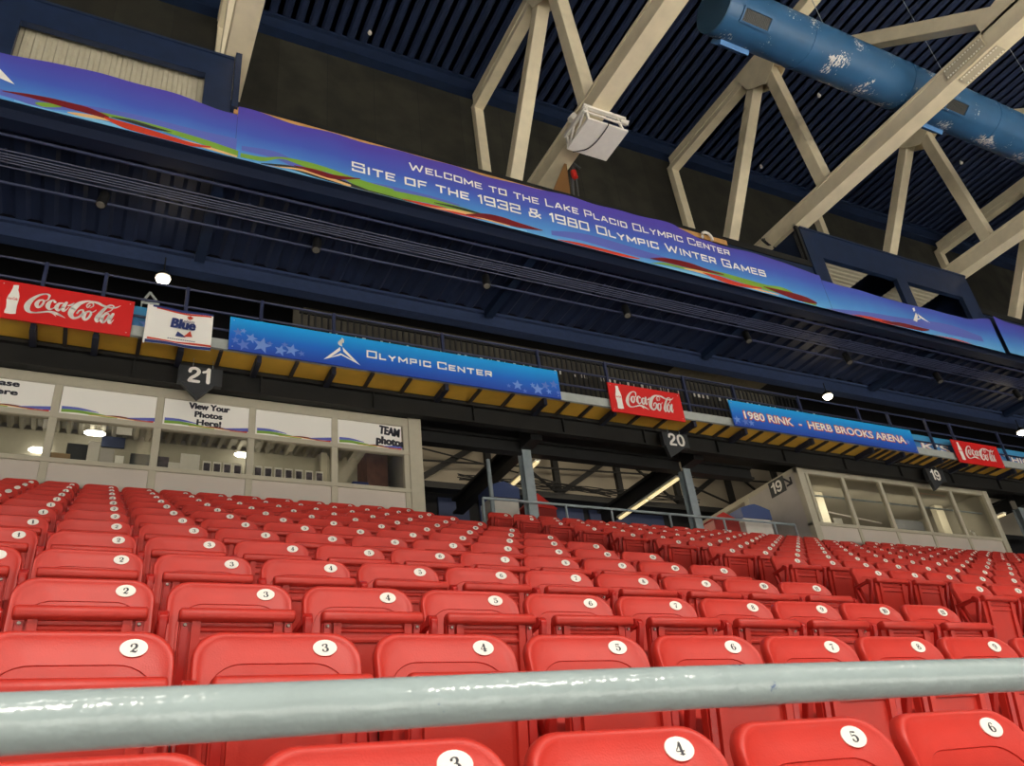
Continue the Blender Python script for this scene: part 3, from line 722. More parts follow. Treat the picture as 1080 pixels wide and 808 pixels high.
# cable bundles on the rear ledge
f = MB()
for i in range(7):
    pts = [(7.6+.45*j, 16.2+.03*i, 7.88+.07*math.sin(j*.9+i*1.7)+.03*i) for j in range(17)]
    f.tube(pts, .014, 5)
tag(f.build('cable_bundle', BLACK), 'tangled dark cables lying along the foot of the lattice truss', 'cables')
# guard rail behind the middle block
gr = empty('rear_guard_rail', (10, 12.75, 4.84), 'thin grey guard rail behind the top row under sign 20', 'rail')
MB().tube([(6.4, 12.75, 5.86), (14.28, 12.75, 5.86)], .027, 10).build('top_rail', GRAYM, gr, smooth=True)
for x in (6.40, 8.2, 9.27, 10.73, 12.19, 13.65, 14.28): MB().tube([(x, 12.75, 4.84), (x, 12.75, 5.86)], .024, 8).build('post', GRAYM, gr, smooth=True)
MB().tube([(6.4, 12.75, 5.35), (8.2, 12.75, 5.35)], .02, 8).build('mid_rail', GRAYM, gr, smooth=True)
# blue capped pillars and red gabled cabinets
def pillar(x0, x1, Y, z1, lab):
    e = empty('capped_pillar', ((x0+x1)/2, Y, 4.84), lab, 'pillar', 'white pillars with blue caps')
    f = MB(); f.box(x0, x1, Y, Y+.5, 4.84, z1-.36); f.build('shaft', WHITEW, e, bevel=.01)
    w = x1-x0; f = MB()
    poly = [(x0-.03, z1-.36), (x1+.03, z1-.36), (x1+.03, z1-.12), (x0+w*.72, z1-.04), (x0+w/2, z1), (x0+w*.28, z1-.04), (x0-.03, z1-.12)]
    f.prism(poly, lambda a, b: (a, Y-.03, b), lambda a, b: (a, Y+.53, b)); f.build('cap', BLUEC, e)
pillar(7.22, 7.86, 14.0, 6.84, 'white pillar with a blue gabled cap beside the photo booth aisle')
pillar(13.23, 14.05, 13.2, 6.49, 'white pillar with a blue gabled cap beside the far booth')
def cabinet(x0, x1, Y, zt, ze, lab):
    e = empty('gabled_cabinet', ((x0+x1)/2, Y, 4.84), lab, 'cabinet', 'red gabled cabinets on the concourse')
    f = MB(); f.box(x0, x1, Y, Y+.6, 4.84, ze); f.build('body', DKRED, e, bevel=.01)
    xm = (x0+x1)/2-.05; f = MB(); f.prism([(x0-.03, ze), (x1+.03, ze), (xm, zt)], lambda a, b: (a, Y-.02, b), lambda a, b: (a, Y+.62, b)); f.build('gable_roof', mat('bright_red', (.50, .02, .012), .5), e)
    f = MB()
    for zz, wd in ((ze-.26, .26), (ze-.33, .20)):
        for k in range(3): f.box(xm-wd/2+k*wd/3, xm-wd/2+k*wd/3+wd/4, Y-.012, Y-.004, zz-.028, zz+.022)
    f.tube([(xm-.12, Y-.01, ze-.38), (xm, Y-.01, ze-.40), (xm+.12, Y-.01, ze-.38)], .008, 5)
    f.build('white_emblem', WHITEW, e)
cabinet(7.98, 8.72, 13.95, 6.62, 6.30, 'red gabled cabinet with white emblem next to the first steel column')
cabinet(12.42, 13.16, 13.3, 6.27, 6.08, 'red gabled cabinet with white emblem beside the pillar by the far booth')

# ================================================================== BALCONY
ZB = 7.475
BRK = mat('bracket_navy', (.014, .017, .034), .5)
f = MB(); f.box(-16, 40, 11.5, 12.03, ZB, ZB+.012); struct(f.build('trim_3', YEL))
f = MB(); f.box(-16, 40, 11.52, 13.3, ZB+.012, 7.64); struct(f.build('floor_balcony', BLACK))
f = MB(); f.box(-16, 40, 11.49, 11.52, ZB-.012, 7.655); f.box(-16, 40, 11.46, 11.52, ZB-.02, ZB+.01); struct(f.build('trim_4', FASC))
def ibeam(x0, x1):
    f = MB(); f.box(x0, x1, 12.03, 12.18, 7.40, 7.46); f.box(x0, x1, 12.11, 12.14, 7.08, 7.40); f.box(x0, x1, 12.03, 12.18, 7.045, 7.08)
    x = x0+.6
    while x < x1-.2:
        f.box(x-.01, x+.01, 12.05, 12.11, 7.08, 7.40); x += 1.95
    return f
tag(ibeam(-16, 40).build('edge_beam', BLACKB, loc=(12, 12.2, 6.93)), 'long dark weathered I-beam under the yellow balcony boards', 'beam')
PXs = [-2.3, -1.2, -.38, .82, 2.0, 3.23, 5.28, 7.30, 8.88, 10.88, 12.27, 14.25, 16.2, 17.27, 18.66, 19.62, 21.6, 23.6, 25.7]
bal = empty('balcony_railing', (10, 11.55, 7.65), 'long dark blue tubular railing along the balcony edge above the advertising boards', 'railing')
for i, x in enumerate(PXs):
    f = MB(); f.box(x-.028, x+.028, 11.52, 11.58, 7.34, 8.58); f.build('post', BLUEP, bal, bevel=.006, seg=1)
for z in (8.56, 8.21, 7.88):
    MB().tube([(-9, 11.555, z), (30, 11.555, z)], .021, 8).build('rail', BLUEP, bal, smooth=True)
for i, x in enumerate(PXs):
    f = MB(); f.box(x-.045, x+.045, 11.6, 12.03, 7.34, 7.46); f.box(x-.035, x+.035, 11.50, 11.6, 7.32, 7.47)
    o = f.build('soffit_bracket', BRK, loc=(x, 11.75, 7.3))
    tag(o, f'dark blue bracket under the yellow balcony boards, {ORD[i] if i < len(ORD) else "last"} along the edge beam', 'bracket', 'brackets under the balcony edge')
f = MB()
for i in range(len(PXs)-1):
    a, b = PXs[i], PXs[i+1]; n = 1 if b-a < 1.3 else 2
    if i > 9: n = 3
    for k in range(n):
        x = a+(b-a)*(k+1)/(n+1); f.box(x-.028, x+.028, 11.5, 12.03, 7.425, 7.474)
struct(f.build('trim_5', mat('joist_brown', (.035, .028, .025), .6)))
# inner baluster fence
bf = empty('baluster_fence', (9, 12.07, 7.64), 'black fence of close upright bars behind the balcony railing', 'fence')
f = MB(); f.box(2.75, 14.8, 12.05, 12.09, 8.86, 8.90); f.box(2.75, 14.8, 12.05, 12.09, 7.78, 7.82); f.build('frame', BLACK, bf)
x = 2.8; nb = 0
while x < 14.75 and nb < 100:
    f = MB(); f.box(x-.017, x+.017, 12.06, 12.08, 7.80, 8.87); o = f.build('baluster', BLACK, bf); x += .12; nb += 1
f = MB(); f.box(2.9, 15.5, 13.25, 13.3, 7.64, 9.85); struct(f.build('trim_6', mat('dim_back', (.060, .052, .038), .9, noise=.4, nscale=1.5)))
random.seed(3)
x = 3.1; i = 0
while x < 15.6 and i < 70:
    h = random.choice((.05, .08, .12)); w = random.choice((.05, .08))
    f = MB(); f.box(x, x+w, 12.2, 12.215, 8.56, 8.56+h)
    o = f.build('white_tag', WHITEW, loc=(x, 12.2, 8.56)); tag(o, 'tiny white tag tied behind the black balcony fence bars', 'tag', 'white tags behind the balcony fence')
    x += random.choice((.14, .17, .2, .35)); i += 1
f = MB(); f.hexa([(3.3, 14.0, 10.50), (15.9, 13.6, 10.42), (15.9, 14.1, 10.42), (3.3, 14.5, 10.50), (3.3, 14.0, 10.70), (15.9, 13.6, 10.78), (15.9, 14.1, 10.78), (3.3, 14.5, 10.70)])
struct(f.build('trim_7', TANB))
# balcony lamps
for px, py, lab in ((172, 294, 'bright round lamp glowing above the white flag'), (873, 418, 'bright lamp glowing above the second long blue board'), (1077, 456, 'bright lamp glowing at the far end of the balcony')):
    p = at(px, py, 12.6)
    e = empty('balcony_lamp', p, lab, 'lamp', 'round lamps above the balcony')
    f = MB(); f.tube([p+Vector((0, 0, .03)), p+Vector((0, 0, .0)), p+Vector((0, 0, -.05)), p+Vector((0, 0, -.09))], [.07, .12, .10, .04], 20); f.build('bulb', LAMP, e, smooth=True)
    f = MB(); f.tube([p+Vector((0, 0, .03)), p+Vector((0, 0, .12)), p+Vector((0, 0, .16))], [.13, .09, .03], 16); f.tube([p+Vector((0, 0, .16)), (p.x, p.y, 9.94)], .015, 6); f.build('housing', BLACK, e, smooth=True)
    li = bpy.data.lights.new('lamp_light', 'POINT'); li.energy = 6; li.color = (1, .80, .52); li.shadow_soft_size = .12
    lo = bpy.data.objects.new('lamp_light', li); lo.location = p+Vector((0, -.12, -.2)); COL.objects.link(lo)

f = MB(); tri = [at(149.5, 319, 12.0), at(158.5, 308.5, 12.0), at(167.5, 321, 12.0)]
for p, q2 in ((0, 1), (1, 2), (2, 0)): f.tube([tri[p], tri[q2]], .022, 6)
for p in tri[::2]: f.tube([p, (p.x, p.y, 7.64)], .014, 6)
f.tube([at(156, 320, 12), at(172, 325, 12)], .014, 6)
tag(f.build('triangular_frame', FASC, loc=(tri[0].x, 12.0, 7.64), smooth=True), 'small pale triangular frame standing behind the railing under the lamp', 'frame')
# ------------------------------------------------------------------ advertising boards
SY = 11.40
def board(name, x0, x1, z0, z1, m, label, cat='sign', group=None, Y=SY):
    e = empty(name, ((x0+x1)/2, Y, z0), label, cat, group)
    f = MB(); f.box(x0, x1, Y, Y+.03, z0, z1); f.build('board', m, e, bevel=.004, seg=1)
    f = MB()
    for x in (x0+.06, x1-.06):
        for z in (z0+.06, z1-.06): f.tube([(x, Y-.004, z), (x, Y+.001, z)], .008, 8)
    f.build('bolts', WHITEW, e)
    return e
# logotype, traced in board units (width 143 px frame of the nearest red board)
def bp(px, py):   # crop pixel -> board plane
    p = at(px/6.75, 280+py/6.75, SY); return p.x, p.z
CX0, CX1, CZ0, CZ1 = SY*-.151, SY*.0065, SY*.6475, SY*.7045
C_STROKES = [
 [(346, 236, 8), (352, 214, 13), (325, 205, 9), (280, 213, 13), (230, 242, 22), (198, 278, 30), (192, 308, 28), (208, 330, 18), (245, 337, 9), (295, 334, 10), (345, 330, 13), (385, 338, 18), (420, 352, 14), (464, 375, 2)],
 [(372, 340, 8), (388, 352, 7), (398, 364, 2)],
 [(306, 246, 8), (278, 252, 15), (260, 276, 22), (268, 298, 15), (292, 290, 13), (312, 262, 12), (306, 246, 8)], [(306, 246, 6), (325, 252, 6), (348, 240, 7)],
 [(392, 262, 16), (380, 248, 8), (355, 262, 18), (340, 290, 24), (350, 312, 15), (375, 308, 7), (400, 290, 5)],
 [(450, 270, 8), (420, 274, 15), (402, 300, 22), (412, 322, 13), (436, 306, 9), (456, 276, 8)], [(474, 266, 16), (448, 304, 22), (452, 326, 13), (472, 316, 6), (488, 300, 4)],
 [(488, 288, 10), (508, 282, 13), (528, 268, 5)],
 [(640, 286, 8), (624, 302, 6), (618, 285, 8), (640, 268, 9), (662, 272, 8), (664, 290, 7), (640, 304, 4)],
 [(664, 272, 8), (650, 258, 10), (610, 258, 15), (560, 276, 26), (518, 314, 32), (502, 348, 28), (520, 374, 19), (556, 370, 13), (588, 344, 13), (590, 320, 11), (566, 322, 9), (548, 342, 9)],
 [(655, 258, 10), (700, 270, 17), (735, 288, 15), (785, 302, 11), (825, 302, 9), (860, 288, 2)],
 [(640, 326, 8), (612, 336, 15), (594, 364, 22), (604, 388, 14), (630, 374, 13), (648, 344, 12), (640, 326, 8)], [(640, 326, 6), (660, 334, 6), (684, 320, 6)],
 [(812, 296, 9), (800, 286, 9), (772, 290, 12), (725, 330, 20), (688, 376, 22), (688, 400, 15), (706, 394, 6), (726, 372, 4)], [(812, 296, 7), (790, 322, 6), (745, 340, 5)],
 [(772, 344, 8), (742, 352, 15), (722, 384, 22), (730, 408, 13), (752, 394, 10), (778, 352, 8)], [(806, 346, 15), (780, 384, 21), (776, 410, 14), (792, 406, 6), (808, 388, 3)],
 [(786, 418, 3), (792, 418, 3)],
]
BOTTLE = [(97, 140), (136, 142), (134, 158), (130, 176), (137, 200), (139, 225), (132, 250), (122, 285), (116, 315), (112, 345), (72, 346), (29, 338), (30, 325), (42, 300), (46, 270), (46, 240), (58, 215), (74, 195), (86, 172), (94, 155)]
bx_c = [bp(x, y) for x, y in BOTTLE]
def norm(x, z): return (x-CX0)/(CX1-CX0), (z-CZ0)/(CZ1-CZ0)
LOGO = [[(*norm(*bp(x, y)), w/6.75/58) for x, y, w in s] for s in C_STROKES]
BOT = [norm(*q) for q in bx_c]
def cola(x0, x1, z0, z1, label):
    e = board('advertising_board', x0, x1, z0, z1, COKE, label, 'sign', 'red drink advertising boards')
    W, H = x1-x0, z1-z0; t = MB(); px = 74.0
    for s in LOGO:
        put(t, ribbon2d([(x0+u*W, z0+v*H, w*1.02) for u, v, w in cr(s, 5)]), SY-.004)
    t.build('script_lettering', WHITE, e)
    b = MB(); P = [(x0+u*W, z0+v*H) for u, v in BOT]
    bc = (sum(p[0] for p in P)/len(P), sum(p[1] for p in P)/len(P))
    # left/right halves as strips
    b.add([(p[0], SY-.004, p[1]) for p in P], [tuple(range(len(P)))]); bo = b.build('bottle_print', WHITE, e)
    c = MB(); zc = z0+.52*H; xc = x0+.115*W
    put_font(c, 'Coca-Cola', xc-.042*W, xc+.036*W, zc-.02*H, zc+.05*H, SY-.006, .02); c.build('bottle_lettering', COKE, bo)
cola(CX0, CX1, CZ0, CZ1, 'red soft drink board with white script and bottle, just before the white flag')
cola(.767*SY, .9255*SY, .6428*SY, .7015*SY, 'red soft drink board with white script, between the two long blue boards')
cola(1.683*SY, 1.8445*SY, .6445*SY, .7005*SY, 'red soft drink board with white script, past the second long blue board')
# long blue boards
BLUEG = grad('board_blue', [(0, (.02, .06, .42)), (.45, (.012, .15, .68)), (1, (.008, .42, .92))], -.02, .64)
def blue_board(x0, x1, label):
    return board('blue_board', x0, x1, .6515*SY, .7065*SY, BLUEG, label, 'sign', 'long blue advertising boards')
oc = blue_board(.131*SY, .667*SY, 'long blue board with white torch emblem and pale stars at both ends')
def cp(px, py, ox, oy, s): p = at(ox+px/s, oy+py/s, SY); return p.x, p.z
def stars(e, L_, ox, oy, s, x0, x1):
    a = MB(); b = MB()
    for i, (px, py, r) in enumerate(L_):
        x, z = cp(px, py, ox, oy, s); rr = r/s/72; rr = min(rr, x1-x-.005, x-x0-.005, z-.6515*SY-.004)
        if rr > .01: tri_star(a if i % 2 == 0 else b, x, z, rr, SY-.003-.0004*i, random.uniform(-.3, .3))
    a.build('star_print', STAR, e); b.build('pale_star_print', STARL, e)
LST = [(545, 325, 34), (575, 318, 22), (575, 398, 45), (620, 360, 40), (530, 370, 28), (680, 400, 62), (725, 392, 22), (785, 430, 45), (810, 398, 24), (850, 428, 48), (905, 448, 24)]
RST = [(520, 468, 20), (570, 465, 46), (612, 498, 42), (685, 488, 58), (728, 468, 40), (655, 465, 24), (775, 462, 40), (748, 502, 26), (800, 508, 34)]
stars(oc, LST, 150, 290, 5.385, .131*SY, .667*SY); stars(oc, RST, 440, 320, 5.385, .131*SY, .667*SY)
t = MB(); xs_, zs_ = cp(470, 432, 270, 270, 4); xe_, _ = cp(993, 509, 270, 270, 4); zb_ = .5*(zs_+cp(993, 509, 270, 270, 4)[1])
put(t, bank('Olympic Center', xs_, xe_, zb_, .155, wt=.19, small=.8), SY-.005); t.build('lettering', WHITE, oc)
t = MB()
for poly in ([(284, 437), (354, 385), (357, 399), (314, 428), (357, 411), (360, 419)], [(365, 385), (440, 462), (360, 419), (357, 411), (405, 438), (368, 404)]):
    t.add([(x, SY-.005, z) for x, z in (cp(a, b, 270, 270, 4) for a, b in poly)], [tuple(range(6))])
fl_ = ribbon2d([(*cp(a, b, 270, 270, 4), w) for a, b, w in cr([(362, 380, .02), (354, 370, .07), (360, 360, .06), (364, 352, .03), (362, 346, .01)], 5)])
put(t, fl_, SY-.005)
put(t, ribbon2d([(*cp(a, b, 270, 270, 4), w) for a, b, w in ((368, 366, .02), (368, 356, .03), (366, 350, .01))]), SY-.005)
t.build('torch_emblem', WHITE, oc)
rk_ = blue_board(1.043*SY, 1.553*SY, 'long blue board with red outlined white rink lettering')
stars(rk_, [(930, 652, 30), (950, 690, 36), (985, 700, 30), (1010, 705, 26), (925, 690, 20)], 540, 270, 4, 1.043*SY, 1.553*SY)
stars(rk_, [(555, 770, 26), (590, 785, 24), (615, 770, 20)], 810, 270, 4, 1.043*SY, 1.553*SY)
x0_, za_ = cp(985, 692, 540, 270, 4); x1_, zb2 = cp(583, 788, 810, 270, 4); za_ = (za_+zb2)/2; hh = .19
t = MB(); put_font(t, '1980 RINK  -  HERB BROOKS ARENA', x0_-.02, x1_+.02, za_-.022, za_+hh+.022, SY-.004, .075); t.build('lettering_outline', G_RED, rk_)
t = MB(); put_font(t, '1980 RINK  -  HERB BROOKS ARENA', x0_, x1_, za_, za_+hh, SY-.007, .018); t.build('lettering', WHITE, rk_)
# pieces of the second layer of boards inside the railing
LBL = grad('board_light_blue', [(0, (.10, .22, .55)), (1, (.05, .36, .62))], -.02, .5)
def backb(x0, x1, label):
    e = empty('inner_board', ((x0+x1)/2, 11.64, 7.66), label, 'sign'); f = MB(); f.box(x0, x1, 11.64, 11.66, 7.66, 8.12); f.build('board', LBL, e); return e
e = backb(.0, .55, 'light blue star board glimpsed between the red board and the flag')
a = MB(); tri_star(a, .30, 7.80, .14, 11.636); a.build('star_print', STARL, e)
e = backb(17.2, 24.5, 'light blue lettered board behind the railing around the farthest red board')
for s, x0, x1 in (("K'S", 1.572, 1.665), ('THICK', 1.855, 1.985)):
    t = MB(); put_font(t, s, x0*11.63, x1*11.63, 7.70, 7.93, 11.634, .06); t.build('lettering_outline', G_RED, e)
    t = MB(); put_font(t, s, x0*11.63+.015, x1*11.63-.015, 7.715, 7.915, 11.630, .02); t.build('lettering', WHITE, e)
# white flag
FY = 11.36
fx0, fx1 = .0245*FY, .108*FY; fz0, fz1 = .6435*FY, .7035*FY
fe = empty('beer_flag', ((fx0+fx1)/2, FY, fz0), 'white beer flag with red and navy stripes and a red maple leaf', 'flag')
def wv(x, z): return .012*math.sin((x-fx0)*9+z*2)+.006*math.sin(z*14)
f = MB(); nx, nz = 24, 12
f.add([(fx0+(fx1-fx0)*i/nx, FY+wv(fx0+(fx1-fx0)*i/nx, fz0+(fz1-fz0)*j/nz), fz0+(fz1-fz0)*j/nz-.035*(i/nx)*0) for j in range(nz+1) for i in range(nx+1)],
      [(j*(nx+1)+i, j*(nx+1)+i+1, (j+1)*(nx+1)+i+1, (j+1)*(nx+1)+i) for j in range(nz) for i in range(nx)])
fo = f.build('cloth', WHITE, fe, smooth=True)
W, H = fx1-fx0, fz1-fz0
def fstrip(pts, m, name):
    mb = MB(); p = cr([(fx0+u*W, fz0+v*H, w*H) for u, v, w in pts], 6)
    for i in range(len(p)-1):
        a, b = p[i], p[i+1]
        mb.add([(q[0], FY+wv(q[0], z)-.006, z) for q, z in ((a, a[1]-a[2]/2), (b, b[1]-b[2]/2), (b, b[1]+b[2]/2), (a, a[1]+a[2]/2))], [(0, 1, 2, 3)])
    mb.build(name, m, fo)
fstrip([(.06, .97, .05), (.5, .96, .07), (1, .97, .05)], NAVYI, 'navy_stripe'); fstrip([(.12, .925, .03), (.6, .90, .045), (.97, .92, .04)], G_RED, 'red_stripe')
fstrip([(.0, .04, .08), (.4, .035, .07), (1, .04, .08)], NAVYI, 'navy_stripe'); fstrip([(.03, .115, .05), (.4, .09, .03), (.7, .12, .05), (1, .11, .05)], G_RED, 'red_stripe')
t = MB(); put_font(t, 'Blue', fx0+.35*W, fx0+.74*W, fz0+.46*H, fz0+.73*H, FY-.02, .06, shear=.1); t.build('lettering', NAVYI, fo)
t = MB(); cxl, czl = fx0+.64*W, fz0+.79*H
LEAF = [(0, 1), (.2, .62), (.42, .72), (.36, .3), (.62, .55), (.7, .38), (1, .42), (.82, .1), (.95, 0), (.45, -.35), (.5, -.55), (.06, -.45), (.05, -.9)]
LEAF = LEAF+[(-a, b) for a, b in reversed(LEAF)]
for i in range(len(LEAF)):
    a, b = LEAF[i], LEAF[(i+1) % len(LEAF)]; s_ = .047
    t.add([(cxl, FY-.02, czl), (cxl+a[0]*s_, FY-.02, czl+a[1]*s_*1.1), (cxl+b[0]*s_, FY-.02, czl+b[1]*s_*1.1)], [(0, 1, 2)])
for a in ([(.55, .24), (.60, .32), (.66, .44), (.70, .28), (.62, .27)],): t.add([(fx0+u*W, FY-.02, fz0+v*H) for u, v in a], [(0, 1, 2, 3, 4)])
t.build('maple_leaf', G_RED, fo)
t = MB(); t.add([(fx0+u*W, FY-.02, fz0+v*H) for u, v in ((.44, .24), (.47, .38), (.56, .30), (.60, .24))], [(0, 1, 2, 3)]); t.build('ribbon_emblem', NAVYI, fo)
t = MB(); put_font(t, 'Labatt', fx0+.50*W, fx0+.72*W, fz0+.655*H, fz0+.72*H, FY-.022, .0, shear=.2)
for i in range(13): t.box(fx0+(.33+i*.033)*W, fx0+(.35+i*.033)*W, FY-.02, FY-.018, fz0+.155*H, fz0+.175*H)
t.build('small_lettering', NAVYI, fo)
MB().tube([(fx0-.012, FY, fz0-.02), (fx0-.008, FY, fz1+.01)], .014, 8).build('sleeve', WHITE, fe, smooth=True)

# hanging section numbers
def secsign(xc, num, lab, tip=-.02, w=.66):
    Y = 11.86; z1, zm, z0 = 7.30, 6.99, 6.72
    e = empty('section_number', (xc, Y, z0), lab, 'sign', 'hanging black section numbers')
    f = MB(); f.box(xc-w/2, xc+w/2, Y, Y+.10, zm, z1)
    f.prism([(xc-w/2+.04, zm), (xc+w/2-.12, zm), (xc+tip, z0)], lambda a, b: (a, Y+.01, b), lambda a, b: (a, Y+.09, b))
    f.build('box', SIGNBLK, e)
    t = MB(); put(t, helv(num, xc-.205, zm+.01, .29, .95)[0], Y-.004); t.build('lettering', WHITE, e)
    f = MB()
    for x in (xc-.12, xc+.18): f.tube([(x, Y+.05, z1), (x, Y+.05, ZB)], .004, 5)
    f.build('hanger_wire', GRAYM, e)
secsign(1.17, '21', 'black pointed hanging sign 21 above the View Your Photos header')
secsign(10.58, '20', 'black pointed hanging sign 20 over the open concourse', -.22)
secsign(18.75, '19', 'black pointed hanging sign 19 above the far glazed booth', -.22)

# ================================================================== UPPER DECK
UF, UB, UZ = 10.24, 12.8, 10.32
f = MB(); corr_panel(f, -16, 40, .42, lambda x, o, t: (x, UF+.2 if t == 0 else UB, UZ+.06-o*1.8)); f.box(-16, 40, UF+.2, UB, UZ+.07, UZ+.12)
struct(f.build('ceiling_lower', NAVYS))
f = MB(); f.box(-16, 40, UF, UF+.24, 10.06, 10.12); f.box(-16, 40, UF+.10, UF+.14, 10.12, 10.42); f.box(-16, 40, UF, UF+.24, 10.36, 10.42)
tag(f.build('front_beam', mat('navy_front_beam', (.006, .012, .034), .5), loc=(12, UF, 10.06)), 'dark blue beam running below the long purple banners', 'beam')
f = MB(); f.box(-16, 40, UB, UB+.25, 9.93, 9.99); f.box(-16, 40, UB+.08, UB+.13, 9.99, 10.30); f.box(-16, 40, UB, UB+.25, 10.26, 10.32)
tag(f.build('back_beam', mat('navy_back_beam', (.024, .040, .095), .45, noise=.2), loc=(12, UB, 9.93)), 'long blue beam at the back of the upper deck underside', 'beam')
for i in range(8):
    x = -4+5.95*i-.9
    f = MB(); f.box(x-.09, x+.09, UF+.2, UB, 10.14, 10.30)
    tag(f.build('deck_joist', NAVYB, loc=(x, 11.5, 10.14)), 'dark blue cross joist under the upper deck', 'joist', 'cross joists under the upper deck')
f = MB(); f.box(-16, 40, UF+.05, UF+.14, 10.42, 11.05)
for xa, xb in ((1.07, 14.72), (21.1, 40)): f.box(xa, xb, UF+.05, UF+.14, 11.05, 11.58)
struct(f.build('wall_parapet', NAVYB))
f = MB()
for xa, xb in ((1.07, 14.72), (21.1, 40)): f.box(xa, xb, UF+.02, UF+.30, 11.58, 11.76)
struct(f.build('trim_8', BLACKB))
f = MB(); f.box(1.3, 12.0, UF-.0, UF+.02, 11.50, 11.635); f.box(1.13, 1.22, UF-.03, UF+.02, 11.40, 11.56); struct(f.build('trim_9', TAN))
f = MB(); f.box(-16, 40, UF+.14, 14.0, 10.44, 10.5); struct(f.build('floor_upper', VOID))
WALLU = mat('upper_wall', (.040, .036, .022), .85, noise=.0)
def upper_wall():
    nt = WALLU.node_tree; N = nt.nodes; L = nt.links; b = N['Principled BSDF']
    tc = N.new('ShaderNodeTexCoord'); mp = N.new('ShaderNodeMapping'); mp.inputs['Rotation'].default_value = (PI/2, 0, 0); L.new(tc.outputs['Object'], mp.inputs[0])
    br = N.new('ShaderNodeTexBrick'); br.offset = 0; br.inputs['Scale'].default_value = 1; br.inputs['Brick Width'].default_value = 1.25; br.inputs['Row Height'].default_value = 60
    br.inputs['Mortar Size'].default_value = .012; br.inputs['Color1'].default_value = (.018, .016, .009, 1); br.inputs['Color2'].default_value = (.030, .028, .018, 1); br.inputs['Mortar'].default_value = (.015, .014, .01, 1)
    L.new(mp.outputs[0], br.inputs[0]); n = N.new('ShaderNodeTexNoise'); n.inputs['Scale'].default_value = 1.6; n.inputs['Detail'].default_value = 8; L.new(tc.outputs['Object'], n.inputs[0])
    r = N.new('ShaderNodeValToRGB'); r.color_ramp.elements[0].position = .35; r.color_ramp.elements[0].color = (.55, .55, .55, 1); r.color_ramp.elements[1].position = .65; r.color_ramp.elements[1].color = (1.15, 1.15, 1.15, 1); L.new(n.outputs[0], r.inputs[0])
    x = N.new('ShaderNodeMix'); x.data_type = 'RGBA'; x.blend_type = 'MULTIPLY'; x.inputs[0].default_value = 1; L.new(br.outputs[0], x.inputs[6]); L.new(r.outputs[0], x.inputs[7]); L.new(x.outputs[2], b.inputs[0])
upper_wall()
f = MB(); f.box(-16, 40, 14.0, 14.15, 10.5, 19.5); struct(f.build('wall_upper', WALLU))
f = MB(); f.box(-16, 40, 13.78, 13.84, 18.84, 19.3); f.box(-16, 40, 13.72, 14.0, 18.78, 18.84); f.box(-16, 40, 13.68, 14.0, 19.24, 19.3); struct(f.build('trim_10', NAVYB))
f = MB(); corr_panel(f, -16, 42, .34, lambda x, o, t: (x, 13.8 if t == 0 else -14, 19.36-o*2.0)); f.box(-16, 42, -14, 14.2, 19.36, 19.5)
struct(f.build('ceiling', NAVY))
# suspended pipes under the upper deck
for (Y, z, r, lab) in ((10.62, 10.10, .028, 'thin dark pipe hung nearest the purple banner'), (11.64, 10.06, .026, 'thin dark pipe hung at the row of small spotlights')):
    e = empty('hung_pipe', (10, Y, z), lab, 'pipe'); MB().tube([(-9, Y, z), (32, Y, z)], r, 8).build('pipe', BLUEP, e, smooth=True)
    f = MB()
    for i in range(16): x = -6+2.4*i; f.tube([(x, Y, z), (x, Y, UZ)], .008, 5)
    f.build('hanger_rods', BLUEP, e)
e = empty('cable_tray', (10, 11.1, 10.1), 'slatted dark cable tray hung under the upper deck', 'tray')
f = MB()
for y in (10.92, 11.0, 11.06, 11.12, 11.18, 11.28): f.tube([(-9, y, 10.07), (32, y, 10.07)], .014, 6)
f.build('rods', BLUEP, e)
f = MB()
for i in range(34): x = -8+1.2*i; f.box(x-.015, x+.015, 10.9, 11.3, 10.08, 10.10)
f.build('cross_bars', BLUEP, e)
for i in range(14): f = MB(); f.box(-7.6+2.9*i, -5.8+2.9*i, 10.95, 11.35, 10.105, 10.115); f.build('tray_panel', mat('tray_blue', (.05, .07, .13), .5), e)
for i, (px, py) in enumerate(((109, 209), (334, 259), (513, 299), (661, 331), (788, 356), (894, 379), (989, 398), (1071, 412))):
    p = at(px, py, 11.52); x = p.x; z = 9.98
    e = empty('spotlight', (x, 11.52, z), f'small black cylinder spotlight under the upper deck, {ORD[i]} along the row', 'light', 'small spotlights under the upper deck')
    d = Vector((-.12, -.25, -1)).normalized(); c = Vector((x, 11.52, z+.06))
    MB().tube([c-d*.16, c-d*.15, c+d*.17], [.05, .078, .080], 14).build('can', BLACK, e, smooth=True)
    MB().tube([c+d*.166, c+d*.174], [.070, .062], 14).build('lens', LENS, e, smooth=True)
    MB().tube([c-d*.09, (x, 11.64, 10.06)], .012, 6).build('stem', BLACK, e)

